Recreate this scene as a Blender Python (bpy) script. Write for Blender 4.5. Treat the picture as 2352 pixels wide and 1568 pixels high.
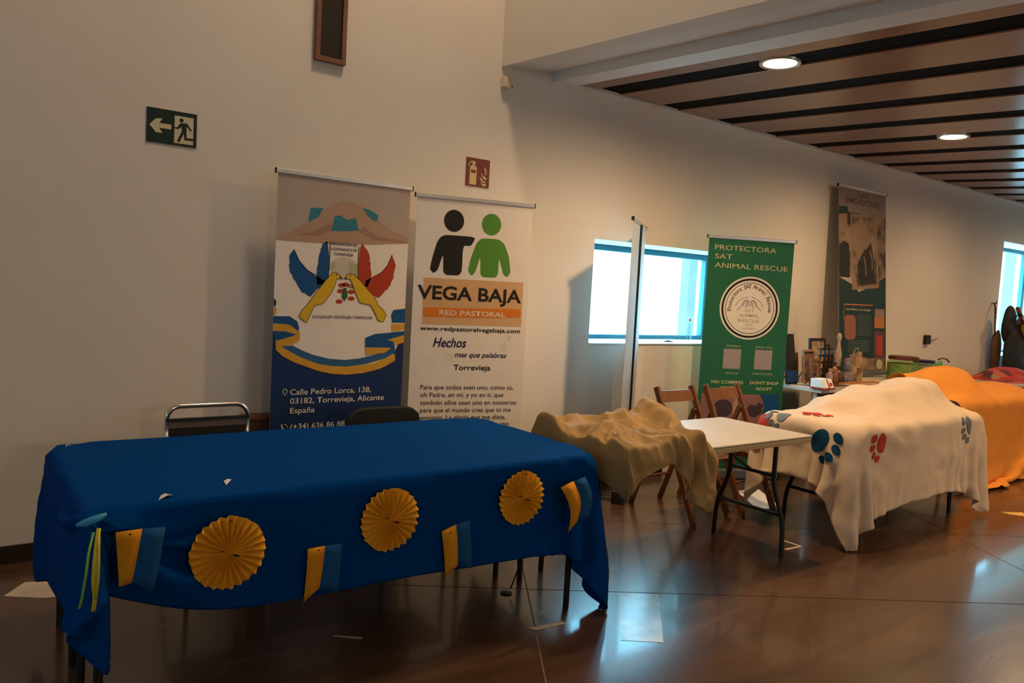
import bpy, bmesh, math, random
import numpy as np
from mathutils import Vector, Matrix
from mathutils.geometry import tessellate_polygon

random.seed(7); np.random.seed(7)
scene = bpy.context.scene
COL = scene.collection
PI = math.pi
def _wipe():
    for o in list(bpy.data.objects): bpy.data.objects.remove(o)
_wipe()

# ---------------------------------------------------------------- camera
F_PX = 1778.0
YAW, PITCH, ROLL = 0.6395, -0.068, 0.0557
def make_camera():
    cy, sy = math.cos(YAW), math.sin(YAW); cp, sp = math.cos(PITCH), math.sin(PITCH)
    fwd = Vector((sy*cp, cy*cp, sp)); right = Vector((cy, -sy, 0)); up = right.cross(fwd)
    r = right*math.cos(ROLL) + up*math.sin(ROLL)
    u = -right*math.sin(ROLL) + up*math.cos(ROLL)
    cam = bpy.data.cameras.new('camera'); cam.sensor_width = 36.0
    cam.lens = F_PX/2352*36.0; cam.clip_start = .05; cam.clip_end = 200
    o = bpy.data.objects.new('camera', cam); COL.objects.link(o)
    m = Matrix((( r.x, u.x, -fwd.x, 0), (r.y, u.y, -fwd.y, 0), (r.z, u.z, -fwd.z, 1.5), (0, 0, 0, 1)))
    o.matrix_world = m
    scene.camera = o
make_camera()

# ---------------------------------------------------------------- world, lamps, exposure
def make_world():
    w = bpy.data.worlds.new('world'); scene.world = w; w.use_nodes = True
    nt = w.node_tree; bg = nt.nodes['Background']
    bg.inputs['Color'].default_value = (0.27, 0.72, 1.0, 1); bg.inputs['Strength'].default_value = 22.0
make_world()
scene.view_settings.view_transform = 'Standard'
scene.view_settings.look = 'None'
scene.view_settings.gamma = 1.0
scene.view_settings.use_curve_mapping = False
scene.view_settings.exposure = -0.36

WARM = (1.0, 0.62, 0.30)
def area_lamp(name, loc, size, power, color, rot=(0, 0, 0), size_y=None):
    l = bpy.data.lights.new(name, 'AREA'); l.energy = power; l.color = color; l.size = size
    if size_y: l.shape = 'RECTANGLE'; l.size_y = size_y
    else: l.shape = 'DISK'
    o = bpy.data.objects.new(name, l); COL.objects.link(o); o.location = loc; o.rotation_euler = rot
    return o
# high hall lamp, then two weaker added fill lights (above the frame)
area_lamp('hall_lamp_and_fill', (2.3, 2.9, 5.9), .5, 92, (1.0, .70, .44))
area_lamp('hall_lamp_and_fill', (-1.6, 2.2, 5.9), .5, 5, (1.0, .80, .62))
area_lamp('hall_lamp_and_fill', (-1.6, -2.6, 5.9), .5, 9, (1.0, .80, .62))
LAMP_POWER = 33
area_lamp('rear_fill_light', (1.0, -4.7, 2.35), .4, 33, (1.0, .78, .56), (math.radians(90), 0, 0))  # unseen fill lights added behind the camera to lift the wall under the ceiling
area_lamp('rear_fill_light', (7.5, -4.7, 2.35), .4, 33, (1.0, .78, .56), (math.radians(90), 0, 0))  # second added fill, no fixture modelled

# ---------------------------------------------------------------- materials (all procedural)
MATS = {}
def s2l(c):
    return tuple((v/12.92 if v <= .04045 else ((v+.055)/1.055)**2.4) for v in (x/255 for x in c))
def mat(name, color, rough=.6, var=.08, scale=30., bump=0., spec=.4, metal=0., coat=0., coat_rough=.05, emit=None, emit_strength=0., bump_scale=None, sheen=0.):
    if name in MATS: return MATS[name]
    m = bpy.data.materials.new(name); m.use_nodes = True
    nt = m.node_tree; N = nt.nodes; L = nt.links; b = N['Principled BSDF']
    tc = N.new('ShaderNodeTexCoord'); nz = N.new('ShaderNodeTexNoise'); nz.inputs['Scale'].default_value = scale; nz.inputs['Detail'].default_value = 3
    L.new(tc.outputs['Object'], nz.inputs['Vector'])
    rp = N.new('ShaderNodeValToRGB'); c = np.array(color[:3])
    lo = np.clip(c*(1-var), 0, 1); hi = np.clip(c*(1+var), 0, 1)
    rp.color_ramp.elements[0].position = .3; rp.color_ramp.elements[1].position = .7
    rp.color_ramp.elements[0].color = (*lo, 1); rp.color_ramp.elements[1].color = (*hi, 1)
    L.new(nz.outputs['Fac'], rp.inputs['Fac']); L.new(rp.outputs['Color'], b.inputs['Base Color'])
    b.inputs['Roughness'].default_value = rough; b.inputs['Metallic'].default_value = metal
    b.inputs['Specular IOR Level'].default_value = spec
    b.inputs['Coat Weight'].default_value = coat; b.inputs['Coat Roughness'].default_value = coat_rough
    if sheen: b.inputs['Sheen Weight'].default_value = sheen
    if bump:
        bp = N.new('ShaderNodeBump'); bp.inputs['Strength'].default_value = bump; bp.inputs['Distance'].default_value = .01
        n2 = N.new('ShaderNodeTexNoise'); n2.inputs['Scale'].default_value = bump_scale or scale*3; n2.inputs['Detail'].default_value = 4
        L.new(tc.outputs['Object'], n2.inputs['Vector']); L.new(n2.outputs['Fac'], bp.inputs['Height']); L.new(bp.outputs['Normal'], b.inputs['Normal'])
    if emit:
        b.inputs['Emission Color'].default_value = (*emit, 1); b.inputs['Emission Strength'].default_value = emit_strength
    MATS[name] = m; return m

mat('wall_paint', (.72, .68, .62), .85, .02, 2., bump=.05, bump_scale=120, spec=.2)
mat('soffit_paint', (.74, .72, .70), .8, .02, 3., spec=.2)
mat('trim_white', (.74, .76, .76), .5, .02, 5.)
mat('ceiling_wood', (.27, .135, .085), .28, .10, 6., spec=.5)
mat('ceiling_black', (.004, .004, .005), .9, .1, 10, spec=.1)
mat('baseboard', (.018, .012, .008), .5, .1, 8)
mat('lamp_ring', (.55, .5, .45), .3, .03, 10, metal=.6)
mat('lamp_lens', (.9, .9, .85), .4, .02, 10, emit=(1, .9, .62), emit_strength=14)
mat('window_frame_paint', (.02, .16, .24), .5, .05, 8)
mat('blue_cloth', (.0004, .050, .24), .9, .06, 60, bump=.08, bump_scale=500, spec=.03)
mat('yellow_paper', (.84, .43, .03), .8, .06, 40, spec=.15)
mat('flag_yellow', (.72, .30, .012), .7, .05, 30, spec=.2)
mat('flag_blue', (.006, .085, .26), .7, .05, 30, spec=.2)
mat('ribbon_yellow', (.62, .50, .03), .5, .05, 30)
mat('ribbon_green', (.18, .42, .05), .5, .05, 30)
mat('ribbon_lightblue', (.03, .30, .60), .5, .05, 30)
mat('paper_white', (.8, .8, .78), .7, .03, 30)
mat('beige_cloth', (.33, .215, .09), .75, .08, 12, bump=.08, bump_scale=300, spec=.25)
mat('orange_cloth', (.78, .30, .05), .8, .05, 8, bump=.05, bump_scale=300, spec=.15)
mat('plastic_white', (.56, .53, .47), .45, .03, 8)
mat('plastic_edge', (.62, .47, .25), .5, .05, 8)
mat('metal_dark', (.012, .013, .014), .4, .1, 20, metal=.2)
mat('chrome', (.75, .72, .66), .18, .03, 20, metal=1.)
mat('chair_black', (.010, .011, .012), .6, .15, 30)
mat('chair_grey', (.13, .095, .09), .6, .15, 30)
mat('wood_chair', (.16, .055, .014), .45, .25, 14)
mat('wood_brown', (.07, .035, .014), .5, .2, 10)
mat('banner_white', (.80, .76, .71), .6, .02, 10)
mat('banner_grey', (.42, .35, .31), .6, .03, 6)
mat('alu', (.62, .60, .58), .35, .03, 20, metal=.7)
mat('alu_dark', (.16, .17, .19), .45, .05, 20, metal=.3)
mat('black', (.008, .008, .007), .6, .1, 20)
mat('green_sign', (.0, .018, .012), .5, .1, 20)
mat('sign_cream', (.62, .56, .38), .6, .04, 20)
mat('red_sign', (.15, .009, .004), .5, .08, 20)
mat('sign_glow', (.60, .52, .26), .6, .05, 20)
mat('tape_white', (.60, .52, .42), .7, .05, 20)
mat('tape_yellow', (.75, .45, .12), .7, .05, 20)
def floor_mat():
    m = bpy.data.materials.new('floor_stone'); m.use_nodes = True
    nt = m.node_tree; N = nt.nodes; L = nt.links; b = N['Principled BSDF']
    tc = N.new('ShaderNodeTexCoord'); mp = N.new('ShaderNodeMapping'); mp.inputs['Rotation'].default_value = (0, 0, math.radians(57)); mp.inputs['Scale'].default_value = (.55, 2.6, 1)
    n1 = N.new('ShaderNodeTexNoise'); n1.inputs['Scale'].default_value = 1.6; n1.inputs['Detail'].default_value = 6; n1.inputs['Distortion'].default_value = .8
    L.new(tc.outputs['Object'], mp.inputs['Vector']); L.new(mp.outputs['Vector'], n1.inputs['Vector'])
    rp = N.new('ShaderNodeValToRGB')
    e = rp.color_ramp.elements; e[0].position = .32; e[0].color = (.050, .023, .012, 1); e[1].position = .72; e[1].color = (.105, .055, .033, 1)
    L.new(n1.outputs['Fac'], rp.inputs['Fac']); L.new(rp.outputs['Color'], b.inputs['Base Color'])
    r2 = N.new('ShaderNodeMapRange'); r2.inputs['To Min'].default_value = .20; r2.inputs['To Max'].default_value = .32
    L.new(n1.outputs['Fac'], r2.inputs['Value']); L.new(r2.outputs['Result'], b.inputs['Roughness'])
    b.inputs['Specular IOR Level'].default_value = .9
    b.inputs['Coat Weight'].default_value = .28; b.inputs['Coat Roughness'].default_value = .07
    MATS['floor_stone'] = m
floor_mat()
mat('floor_joint', (.20, .13, .09), .6, .1, 10)

def translucent_mat(name, color, trans):
    m = bpy.data.materials.new(name); m.use_nodes = True
    nt = m.node_tree; N = nt.nodes; L = nt.links; b = N['Principled BSDF']
    nz = N.new('ShaderNodeTexNoise'); nz.inputs['Scale'].default_value = 8
    rp = N.new('ShaderNodeValToRGB'); rp.color_ramp.elements[0].color = (*[c*.95 for c in color], 1); rp.color_ramp.elements[1].color = (*color, 1)
    L.new(nz.outputs['Fac'], rp.inputs['Fac']); L.new(rp.outputs['Color'], b.inputs['Base Color']); b.inputs['Roughness'].default_value = .5
    t = N.new('ShaderNodeBsdfTranslucent'); L.new(rp.outputs['Color'], t.inputs['Color'])
    mx = N.new('ShaderNodeMixShader'); mx.inputs['Fac'].default_value = trans; L.new(b.outputs['BSDF'], mx.inputs[1]); L.new(t.outputs['BSDF'], mx.inputs[2])
    L.new(mx.outputs['Shader'], N['Material Output'].inputs['Surface']); MATS[name] = m
translucent_mat('banner_pale', (.74, .76, .76), .6)

def red_print_mat():
    m = bpy.data.materials.new('red_print_cloth'); m.use_nodes = True
    nt = m.node_tree; N = nt.nodes; L = nt.links; b = N['Principled BSDF']
    tc = N.new('ShaderNodeTexCoord'); v = N.new('ShaderNodeTexVoronoi'); v.inputs['Scale'].default_value = 9
    L.new(tc.outputs['Object'], v.inputs['Vector'])
    rp = N.new('ShaderNodeValToRGB'); rp.color_ramp.interpolation = 'CONSTANT'
    e = rp.color_ramp.elements; e[0].position = 0; e[0].color = (.45, .02, .012, 1); e[1].position = .45; e[1].color = (.10, .018, .02, 1)
    x = e.new(.62); x.color = (.5, .10, .06, 1); x = e.new(.78); x.color = (.40, .015, .01, 1); x = e.new(.9); x.color = (.35, .2, .1, 1)
    L.new(v.outputs['Color'], rp.inputs['Fac']); L.new(rp.outputs['Color'], b.inputs['Base Color']); b.inputs['Roughness'].default_value = .8
    MATS['red_print_cloth'] = m
red_print_mat()

def mix_cloth(name, c1, c2, scale, pos=.5):
    m = bpy.data.materials.new(name); m.use_nodes = True
    nt = m.node_tree; N = nt.nodes; L = nt.links; b = N['Principled BSDF']
    tc = N.new('ShaderNodeTexCoord'); v = N.new('ShaderNodeTexNoise'); v.inputs['Scale'].default_value = scale; v.inputs['Detail'].default_value = 5
    L.new(tc.outputs['Object'], v.inputs['Vector'])
    rp = N.new('ShaderNodeValToRGB'); e = rp.color_ramp.elements
    e[0].position = pos-.08; e[0].color = (*c1, 1); e[1].position = pos+.08; e[1].color = (*c2, 1)
    L.new(v.outputs['Fac'], rp.inputs['Fac']); L.new(rp.outputs['Color'], b.inputs['Base Color']); b.inputs['Roughness'].default_value = .7
    MATS[name] = m; return m

def glass_mat(name, color=(1, 1, 1), mixf=.06):
    m = bpy.data.materials.new(name); m.use_nodes = True
    nt = m.node_tree; N = nt.nodes; L = nt.links; N.remove(N['Principled BSDF'])
    t = N.new('ShaderNodeBsdfTransparent'); t.inputs['Color'].default_value = (*color, 1)
    g = N.new('ShaderNodeBsdfGlossy'); g.inputs['Roughness'].default_value = .05
    mx = N.new('ShaderNodeMixShader'); mx.inputs['Fac'].default_value = mixf; L.new(t.outputs['BSDF'], mx.inputs[1]); L.new(g.outputs['BSDF'], mx.inputs[2])
    L.new(mx.outputs['Shader'], N['Material Output'].inputs['Surface'])
    MATS[name] = m
glass_mat('glass'); glass_mat('jar_glass', (.86, .95, .82)); glass_mat('clear_plastic', (.9, .95, .95))

# ---------------------------------------------------------------- mesh helpers
class MB:
    def __init__(s): s.v = []; s.f = []
    def add(s, verts, faces):
        n = len(s.v); s.v += [tuple(map(float, p)) for p in verts]; s.f += [tuple(i+n for i in f) for f in faces]; return s
    def box(s, x0, x1, y0, y1, z0, z1):
        return s.add([(x0,y0,z0),(x1,y0,z0),(x1,y1,z0),(x0,y1,z0),(x0,y0,z1),(x1,y0,z1),(x1,y1,z1),(x0,y1,z1)],
                     [(0,3,2,1),(4,5,6,7),(0,1,5,4),(1,2,6,5),(2,3,7,6),(3,0,4,7)])
    def hexa(s, p8):
        return s.add(p8, [(0,3,2,1),(4,5,6,7),(0,1,5,4),(1,2,6,5),(2,3,7,6),(3,0,4,7)])
    def bar(s, a, b, w, d, up=(0, 0, 1)):
        a = Vector(a); b = Vector(b); t = (b-a).normalized(); u = Vector(up)
        if abs(t.dot(u)) > .95: u = Vector((0, 1, 0))
        x = t.cross(u).normalized()*w/2; y = x.normalized().cross(t).normalized()*d/2
        return s.hexa([a-x-y, a+x-y, a+x+y, a-x+y, b-x-y, b+x-y, b+x+y, b-x+y])
    def tube(s, pts, r, n=8, closed=False):
        pts = [Vector(p) for p in pts]; k = len(pts); rs = r if isinstance(r, (list, tuple)) else [r]*k
        ref = None; rings = []
        for i, p in enumerate(pts):
            if closed: t = (pts[(i+1) % k]-pts[i-1]).normalized()
            else: t = (pts[min(i+1, k-1)]-pts[max(i-1, 0)]).normalized()
            if ref is None:
                ref = t.cross(Vector((0, 0, 1)) if abs(t.z) < .9 else Vector((0, 1, 0))).normalized()
            x = (ref-t*ref.dot(t)).normalized(); ref = x; y = t.cross(x)
            rings.append([p+(x*math.cos(a)+y*math.sin(a))*rs[i] for a in (2*PI*j/n for j in range(n))])
        vs = [q for rg in rings for q in rg]; fs = []
        for i in range(k if closed else k-1):
            a = i*n; b = ((i+1) % k)*n
            fs += [(a+j, a+(j+1) % n, b+(j+1) % n, b+j) for j in range(n)]
        if not closed: fs += [tuple(range(n))[::-1], tuple((k-1)*n+j for j in range(n))]
        return s.add(vs, fs)
    def lathe(s, prof, n=20, c=(0, 0, 0)):
        vs = []; fs = []
        for r, z in prof: vs += [(c[0]+r*math.cos(2*PI*j/n), c[1]+r*math.sin(2*PI*j/n), c[2]+z) for j in range(n)]
        for i in range(len(prof)-1):
            a = i*n; b = a+n; fs += [(a+j, a+(j+1) % n, b+(j+1) % n, b+j) for j in range(n)]
        fs += [tuple(range(n))[::-1], tuple((len(prof)-1)*n+j for j in range(n))]
        return s.add(vs, fs)
    def prism(s, poly, fn, d0, d1):
        """polygon in (a,b) put in space by fn(a,b,depth)"""
        n = len(poly); vs = [fn(a, b, d0) for a, b in poly]+[fn(a, b, d1) for a, b in poly]
        return s.add(vs, [tuple(range(n)), tuple(range(n, 2*n))[::-1]]+[(i, n+i, n+(i+1) % n, (i+1) % n) for i in range(n)])
    def build(s, name, m, parent=None, smooth=False, bevel=0., loc=None):
        me = bpy.data.meshes.new(name); me.from_pydata(s.v, [], s.f); me.validate(); me.update()
        o = bpy.data.objects.new(name, me); COL.objects.link(o)
        me.materials.append(MATS[m] if isinstance(m, str) else m)
        bm = bmesh.new(); bm.from_mesh(me); bmesh.ops.recalc_face_normals(bm, faces=bm.faces); bm.to_mesh(me); bm.free()
        if smooth:
            for p in me.polygons: p.use_smooth = True
            if smooth != 'all':
                try: me.set_sharp_from_angle(angle=math.radians(40))
                except Exception: pass
        if bevel:
            bv = o.modifiers.new('bevel', 'BEVEL'); bv.width = bevel; bv.segments = 2; bv.limit_method = 'ANGLE'
        if parent is not None:
            o.parent = parent; o.matrix_parent_inverse = parent_world(parent).inverted()
        return o
def parent_world(p):
    m = p.matrix_basis.copy()
    if p.parent: m = parent_world(p.parent) @ p.matrix_parent_inverse @ m
    return m
def tag(o, label=None, cat=None, group=None, kind=None):
    if label: o['label'] = label
    if cat: o['category'] = cat
    if group: o['group'] = group
    if kind: o['kind'] = kind
    return o
def empty(name, loc, label, cat, group=None):
    o = bpy.data.objects.new(name, None); COL.objects.link(o); o.location = loc; o.empty_display_size = .1
    return tag(o, label, cat, group)
def struct(o): o['kind'] = 'structure'; return o

def grid_mesh(name, P, m, parent=None, thick=.003, subdiv=1, crease=0.):
    nx, ny = P.shape[:2]
    me = bpy.data.meshes.new(name)
    vs = P.reshape(-1, 3).tolist()
    fs = [(i*ny+j, (i+1)*ny+j, (i+1)*ny+j+1, i*ny+j+1) for i in range(nx-1) for j in range(ny-1)]
    me.from_pydata(vs, [], fs); me.update()
    for p in me.polygons: p.use_smooth = True
    if crease:
        bm = bmesh.new(); bm.from_mesh(me); lay = bm.edges.layers.float.new('crease_edge')
        for e in bm.edges:
            if len(e.link_faces) == 2 and e.calc_face_angle(0) > math.radians(30): e[lay] = crease
        bm.to_mesh(me); bm.free()
    o = bpy.data.objects.new(name, me); COL.objects.link(o); me.materials.append(MATS[m] if isinstance(m, str) else m)
    if subdiv:
        md = o.modifiers.new('sub', 'SUBSURF'); md.levels = subdiv; md.render_levels = subdiv
    if thick:
        md = o.modifiers.new('solid', 'SOLIDIFY'); md.thickness = thick; md.offset = 0
    if parent is not None: o.parent = parent; o.matrix_parent_inverse = parent_world(parent).inverted()
    return o
def drape(p0, nx, ny, s, obs, steps=120, iters=12, pins=None, ties=(), bend=.15, fric=.5, thick=.006, crumple=None, damp=.985):
    """small position-based cloth: p0 (nx*ny,3) start, rest spacing s, obs: ('box',x0,x1,y0,y1,z1) or ('ell',c,r)"""
    P=p0.reshape(nx,ny,3).astype(np.float64).copy(); V=np.zeros_like(P); dt=1/60.
    def con(a,b,L,k):
        d=P[b]-P[a]; n=np.sqrt((d*d).sum(-1))+1e-9
        c=(d*((1-L/n)*.5*k)[...,None]); P[a]+=c; P[b]-=c
    S=slice
    groups=[]
    def add(dx,dy,L,k):
        for par in (0,1):
            if dx and not dy:
                i=np.arange(0,nx-dx); i=i[(i//dx)%2==par]; groups.append((np.ix_(i,np.arange(ny)),np.ix_(i+dx,np.arange(ny)),L,k))
            elif dy and not dx:
                j=np.arange(0,ny-dy); j=j[(j//dy)%2==par]; groups.append((np.ix_(np.arange(nx),j),np.ix_(np.arange(nx),j+dy),L,k))
            else:
                i=np.arange(0,nx-1); i=i[i%2==par]
                if dy>0: j=np.arange(0,ny-1); groups.append((np.ix_(i,j),np.ix_(i+1,j+1),L,k))
                else: j=np.arange(1,ny); groups.append((np.ix_(i,j),np.ix_(i+1,j-1),L,k))
    add(1,0,s,1);add(0,1,s,1);add(1,1,s*2**.5,.4);add(1,-1,s*2**.5,.4);add(2,0,2*s,bend);add(0,2,2*s,bend)
    def collide(last):
        for o in obs:
            if o[0]=='box':
                _,x0,x1,y0,y1,z1=o; t=thick
                dx=np.minimum(P[...,0]-x0+t,x1+t-P[...,0]); dy=np.minimum(P[...,1]-y0+t,y1+t-P[...,1]); dz=z1+t-P[...,2]
                ins=(dx>0)&(dy>0)&(dz>0)
                if not ins.any(): continue
                m=np.minimum(np.minimum(dx,dy),dz)
                iz=ins&(dz<=m+1e-9); ix=ins&~iz&(dx<=m+1e-9); iy=ins&~iz&~ix
                P[iz,2]=z1+t
                P[ix,0]=np.where(P[ix,0]-x0<x1-P[ix,0],x0-t,x1+t)
                P[iy,1]=np.where(P[iy,1]-y0<y1-P[iy,1],y0-t,y1+t)
                if last: P[iz]-= (P[iz]-Q[iz])*np.array([fric,fric,0]); P[ix|iy]-=(P[ix|iy]-Q[ix|iy])*(fric*.3)
            else:
                _,c,r=o; c=np.array(c);r=np.array(r)
                d=(P-c)/r; n=np.sqrt((d*d).sum(-1)); ins=n<1+thick/r.min()
                if not ins.any(): continue
                P[ins]=c+d[ins]/n[ins][:,None]*r*(1+thick/r.min())
                if last: P[ins]-=(P[ins]-Q[ins])*fric*.6
        f=P[...,2]<.008
        P[f,2]=.008
        if last: P[f]-=(P[f]-Q[f])*np.array([fric,fric,0])
    for st in range(steps):
        Q=P.copy(); V*=damp; V[...,2]-=6*dt; P+=V*dt
        for it in range(iters):
            for a,b,L,k in groups: con(a,b,L,k)
            for m,c,r in ties:
                rr=max(r,.4*(1-st/(steps*.6)))
                d=P[m]-c; n=np.sqrt((d*d).sum(-1))+1e-9; f=np.minimum(1,rr/n)
                P[m]=c+d*f[:,None]
            if pins is not None: P[pins[0]]=pins[1]
            if it%3==2 or it==iters-1: collide(it==iters-1)
        V=(P-Q)/dt
        sp=np.sqrt((V*V).sum(-1))[...,None]; V*=np.minimum(1,3./(sp+1e-9))
    return P
def grid(x0,x1,y0,y1,s,z):
    nx=int(round((x1-x0)/s))+1; ny=int(round((y1-y0)/s))+1
    X,Y=np.meshgrid(x0+np.arange(nx)*s,y0+np.arange(ny)*s,indexing='ij')
    return np.stack([X,Y,np.full_like(X,z)],-1),nx,ny

def vnoise(x, y, seed):
    """smooth value noise on a lattice, 0..1"""
    r = np.random.RandomState(seed).rand(64, 64)
    i = np.floor(x).astype(int); j = np.floor(y).astype(int); f = x-i; g = y-j; f = f*f*(3-2*f); g = g*g*(3-2*g)
    a = r[i % 64, j % 64]; b = r[(i+1) % 64, j % 64]; c = r[i % 64, (j+1) % 64]; d = r[(i+1) % 64, (j+1) % 64]
    return (a*(1-f)+b*f)*(1-g)+(c*(1-f)+d*f)*g
def ridges(x, y, seed):
    """crease-like noise: sharp ridges, 0..1"""
    wx = x+.8*vnoise(x*.6, y*.6, seed+1); wy = y+.8*vnoise(x*.6+9, y*.6+4, seed+2)
    return (1-abs(2*vnoise(wx, wy, seed)-1))**2*.65+(1-abs(2*vnoise(wx*2.1+3, wy*2.1, seed+3)-1))**2*.35
def relax(P, n=1):
    for _ in range(n):
        Q = P.copy(); Q[1:-1, 1:-1] = .5*P[1:-1, 1:-1]+.125*(P[:-2, 1:-1]+P[2:, 1:-1]+P[1:-1, :-2]+P[1:-1, 2:]); P = Q
    return P
def normals(P):
    n = np.cross(np.gradient(P, axis=0), np.gradient(P, axis=1)); n /= np.linalg.norm(n, axis=-1)[..., None]+1e-9; return n
def wrinkle(P, p, amp, fx, fy, seed):
    """push a draped cloth outwards along creases laid out in its rest coordinates"""
    return P+normals(P)*(amp*ridges(p[..., 0]*fx, p[..., 1]*fy, seed))[..., None]
# ================================================================ the place
WY = 4.475                      # inner face of the long wall
XL, XR, YF, HZ = -3.6, 13.6, -5.0, 6.2
def cz(y): return 3.015+(y-WY)*.0524          # underside of the sloping slat ceiling
WT = .56                        # wall thickness
OPEN = [(4.07, 5.95, 1.10, 1.92), (11.38, 13.3, .95, 2.49)]   # window openings

def long_wall():
    m = MB(); y0, y1 = WY, WY+WT; x = XL
    for a, b, z0, z1 in OPEN:
        m.box(x, a, y0, y1, 0, HZ); m.box(a, b, y0, y1, 0, z0); m.box(a, b, y0, y1, z1, HZ); x = b
    m.box(x, XR, y0, y1, 0, HZ)
    struct(m.build('wall_back', 'wall_paint'))
long_wall()
LW = (1.3, 1.95, 1.35, 2.1)       # unseen window added in the left wall for cool side light
struct(MB().box(XL-.3, XL, YF, LW[0], 0, HZ).box(XL-.3, XL, LW[1], WY+WT, 0, HZ).box(XL-.3, XL, LW[0], LW[1], 0, LW[2]).box(XL-.3, XL, LW[0], LW[1], LW[3], HZ).build('wall_left', 'wall_paint'))
FW = (5.5, 6.1, 1.1, 1.9)       # small unseen window added behind the camera as cool fill
struct(MB().box(XL-.3, FW[0], YF-.3, YF, 0, HZ).box(FW[1], XR+.2, YF-.3, YF, 0, HZ).box(FW[0], FW[1], YF-.3, YF, 0, FW[2]).box(FW[0], FW[1], YF-.3, YF, FW[3], HZ).build('wall_front', 'wall_paint'))
struct(MB().box(XR, XR+.2, YF, WY+WT, 0, HZ).build('wall_right', 'wall_paint'))
struct(MB().box(XL-.2, XR+.2, YF-.2, WY+WT, HZ, HZ+.2).build('ceiling_hall', 'soffit_paint'))
struct(MB().box(XL, 5.0, WY-.014, WY-.001, 0, .09).build('baseboard_back', 'baseboard'))

def slab(x0, x1, y0, y1, d0, d1, e0=None):
    """box whose underside follows the sloping ceiling; e0 = offset of the underside at x1"""
    e0 = d0 if e0 is None else e0
    return [(x0,y0,cz(y0)+d0),(x1,y0,cz(y0)+e0),(x1,y1,cz(y1)+e0),(x0,y1,cz(y1)+d0),
            (x0,y0,cz(y0)+d1),(x1,y0,cz(y0)+d1),(x1,y1,cz(y1)+d1),(x0,y1,cz(y1)+d1)]
up = MB(); p = slab(3.11, 3.30, YF, WY, .005, .3, .028)
for i in (4, 5, 6, 7): p[i] = (p[i][0], p[i][1], HZ)
struct(up.hexa(p).build('wall_upper', 'wall_paint'))
ceil = struct(MB().hexa(slab(3.741, XR, YF, WY-.086, .0125, .16)).build('ceiling', 'ceiling_black'))
struct(MB().hexa(slab(3.301, 3.56, YF, WY, .028, .099, .060)).build('trim_1', 'soffit_paint'))
struct(MB().hexa(slab(3.561, 3.74, YF, WY, -.012, .099)).build('trim_2', 'trim_white'))
struct(MB().hexa(slab(3.741, XR, WY-.085, WY-.001, -.012, .099)).build('trim_3', 'trim_white'))
PERIOD, DARK = .66, .23
def slats():
    y1 = WY-.087
    MB().hexa(slab(3.742, 3.92, 3.275, y1, .0, .012)).build('slat', 'ceiling_wood', ceil)
    MB().hexa(slab(3.742, 3.92, YF, 3.270, .0, .012)).build('slat', 'ceiling_wood', ceil)
    k = 0
    while True:
        x0 = 3.92+DARK+k*PERIOD; x1 = x0+PERIOD-DARK
        if x0 > XR-.3: break
        MB().hexa(slab(x0, min(x1, XR-.01), YF, y1, .0, .012)).build('slat', 'ceiling_wood', ceil, bevel=.003); k += 1
slats()

def downlight(x, y, label, power=LAMP_POWER):
    z = cz(y)
    e = empty('ceiling_downlight', (x, y, z), label, 'ceiling light', 'recessed downlights in the slat ceiling')
    MB().lathe([(.098, .012), (.098, -.006), (.118, -.010), (.122, -.004), (.122, .03), (.098, .03)], 32, (x, y, z)).build('trim_ring', 'lamp_ring', e, smooth=True)
    MB().lathe([(.0, .004), (.097, .004), (.097, .012), (.0, .012)], 32, (x, y, z)).build('lens', 'lamp_lens', e)
    l = bpy.data.lights.new('downlight', 'SPOT'); l.energy = power*4; l.color = WARM; l.spot_size = math.radians(178); l.spot_blend = .9; l.shadow_soft_size = .05
    o = bpy.data.objects.new('lamp_bulb', l); COL.objects.link(o); o.location = (x, y, z-.03); o.parent = e; o.matrix_parent_inverse = parent_world(e).inverted()
downlight(4.035, 2.90, 'large glowing round downlight in the slat ceiling nearest the white beam', LAMP_POWER*1.7)
downlight(6.675, 3.08, 'smaller glowing round downlight further along the slat ceiling')
downlight(9.315, 3.08, 'round downlight of the slat ceiling beyond the right edge of the picture', LAMP_POWER*.7)
downlight(11.955, 3.08, 'round downlight of the slat ceiling near the far end wall', LAMP_POWER*.6)

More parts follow.
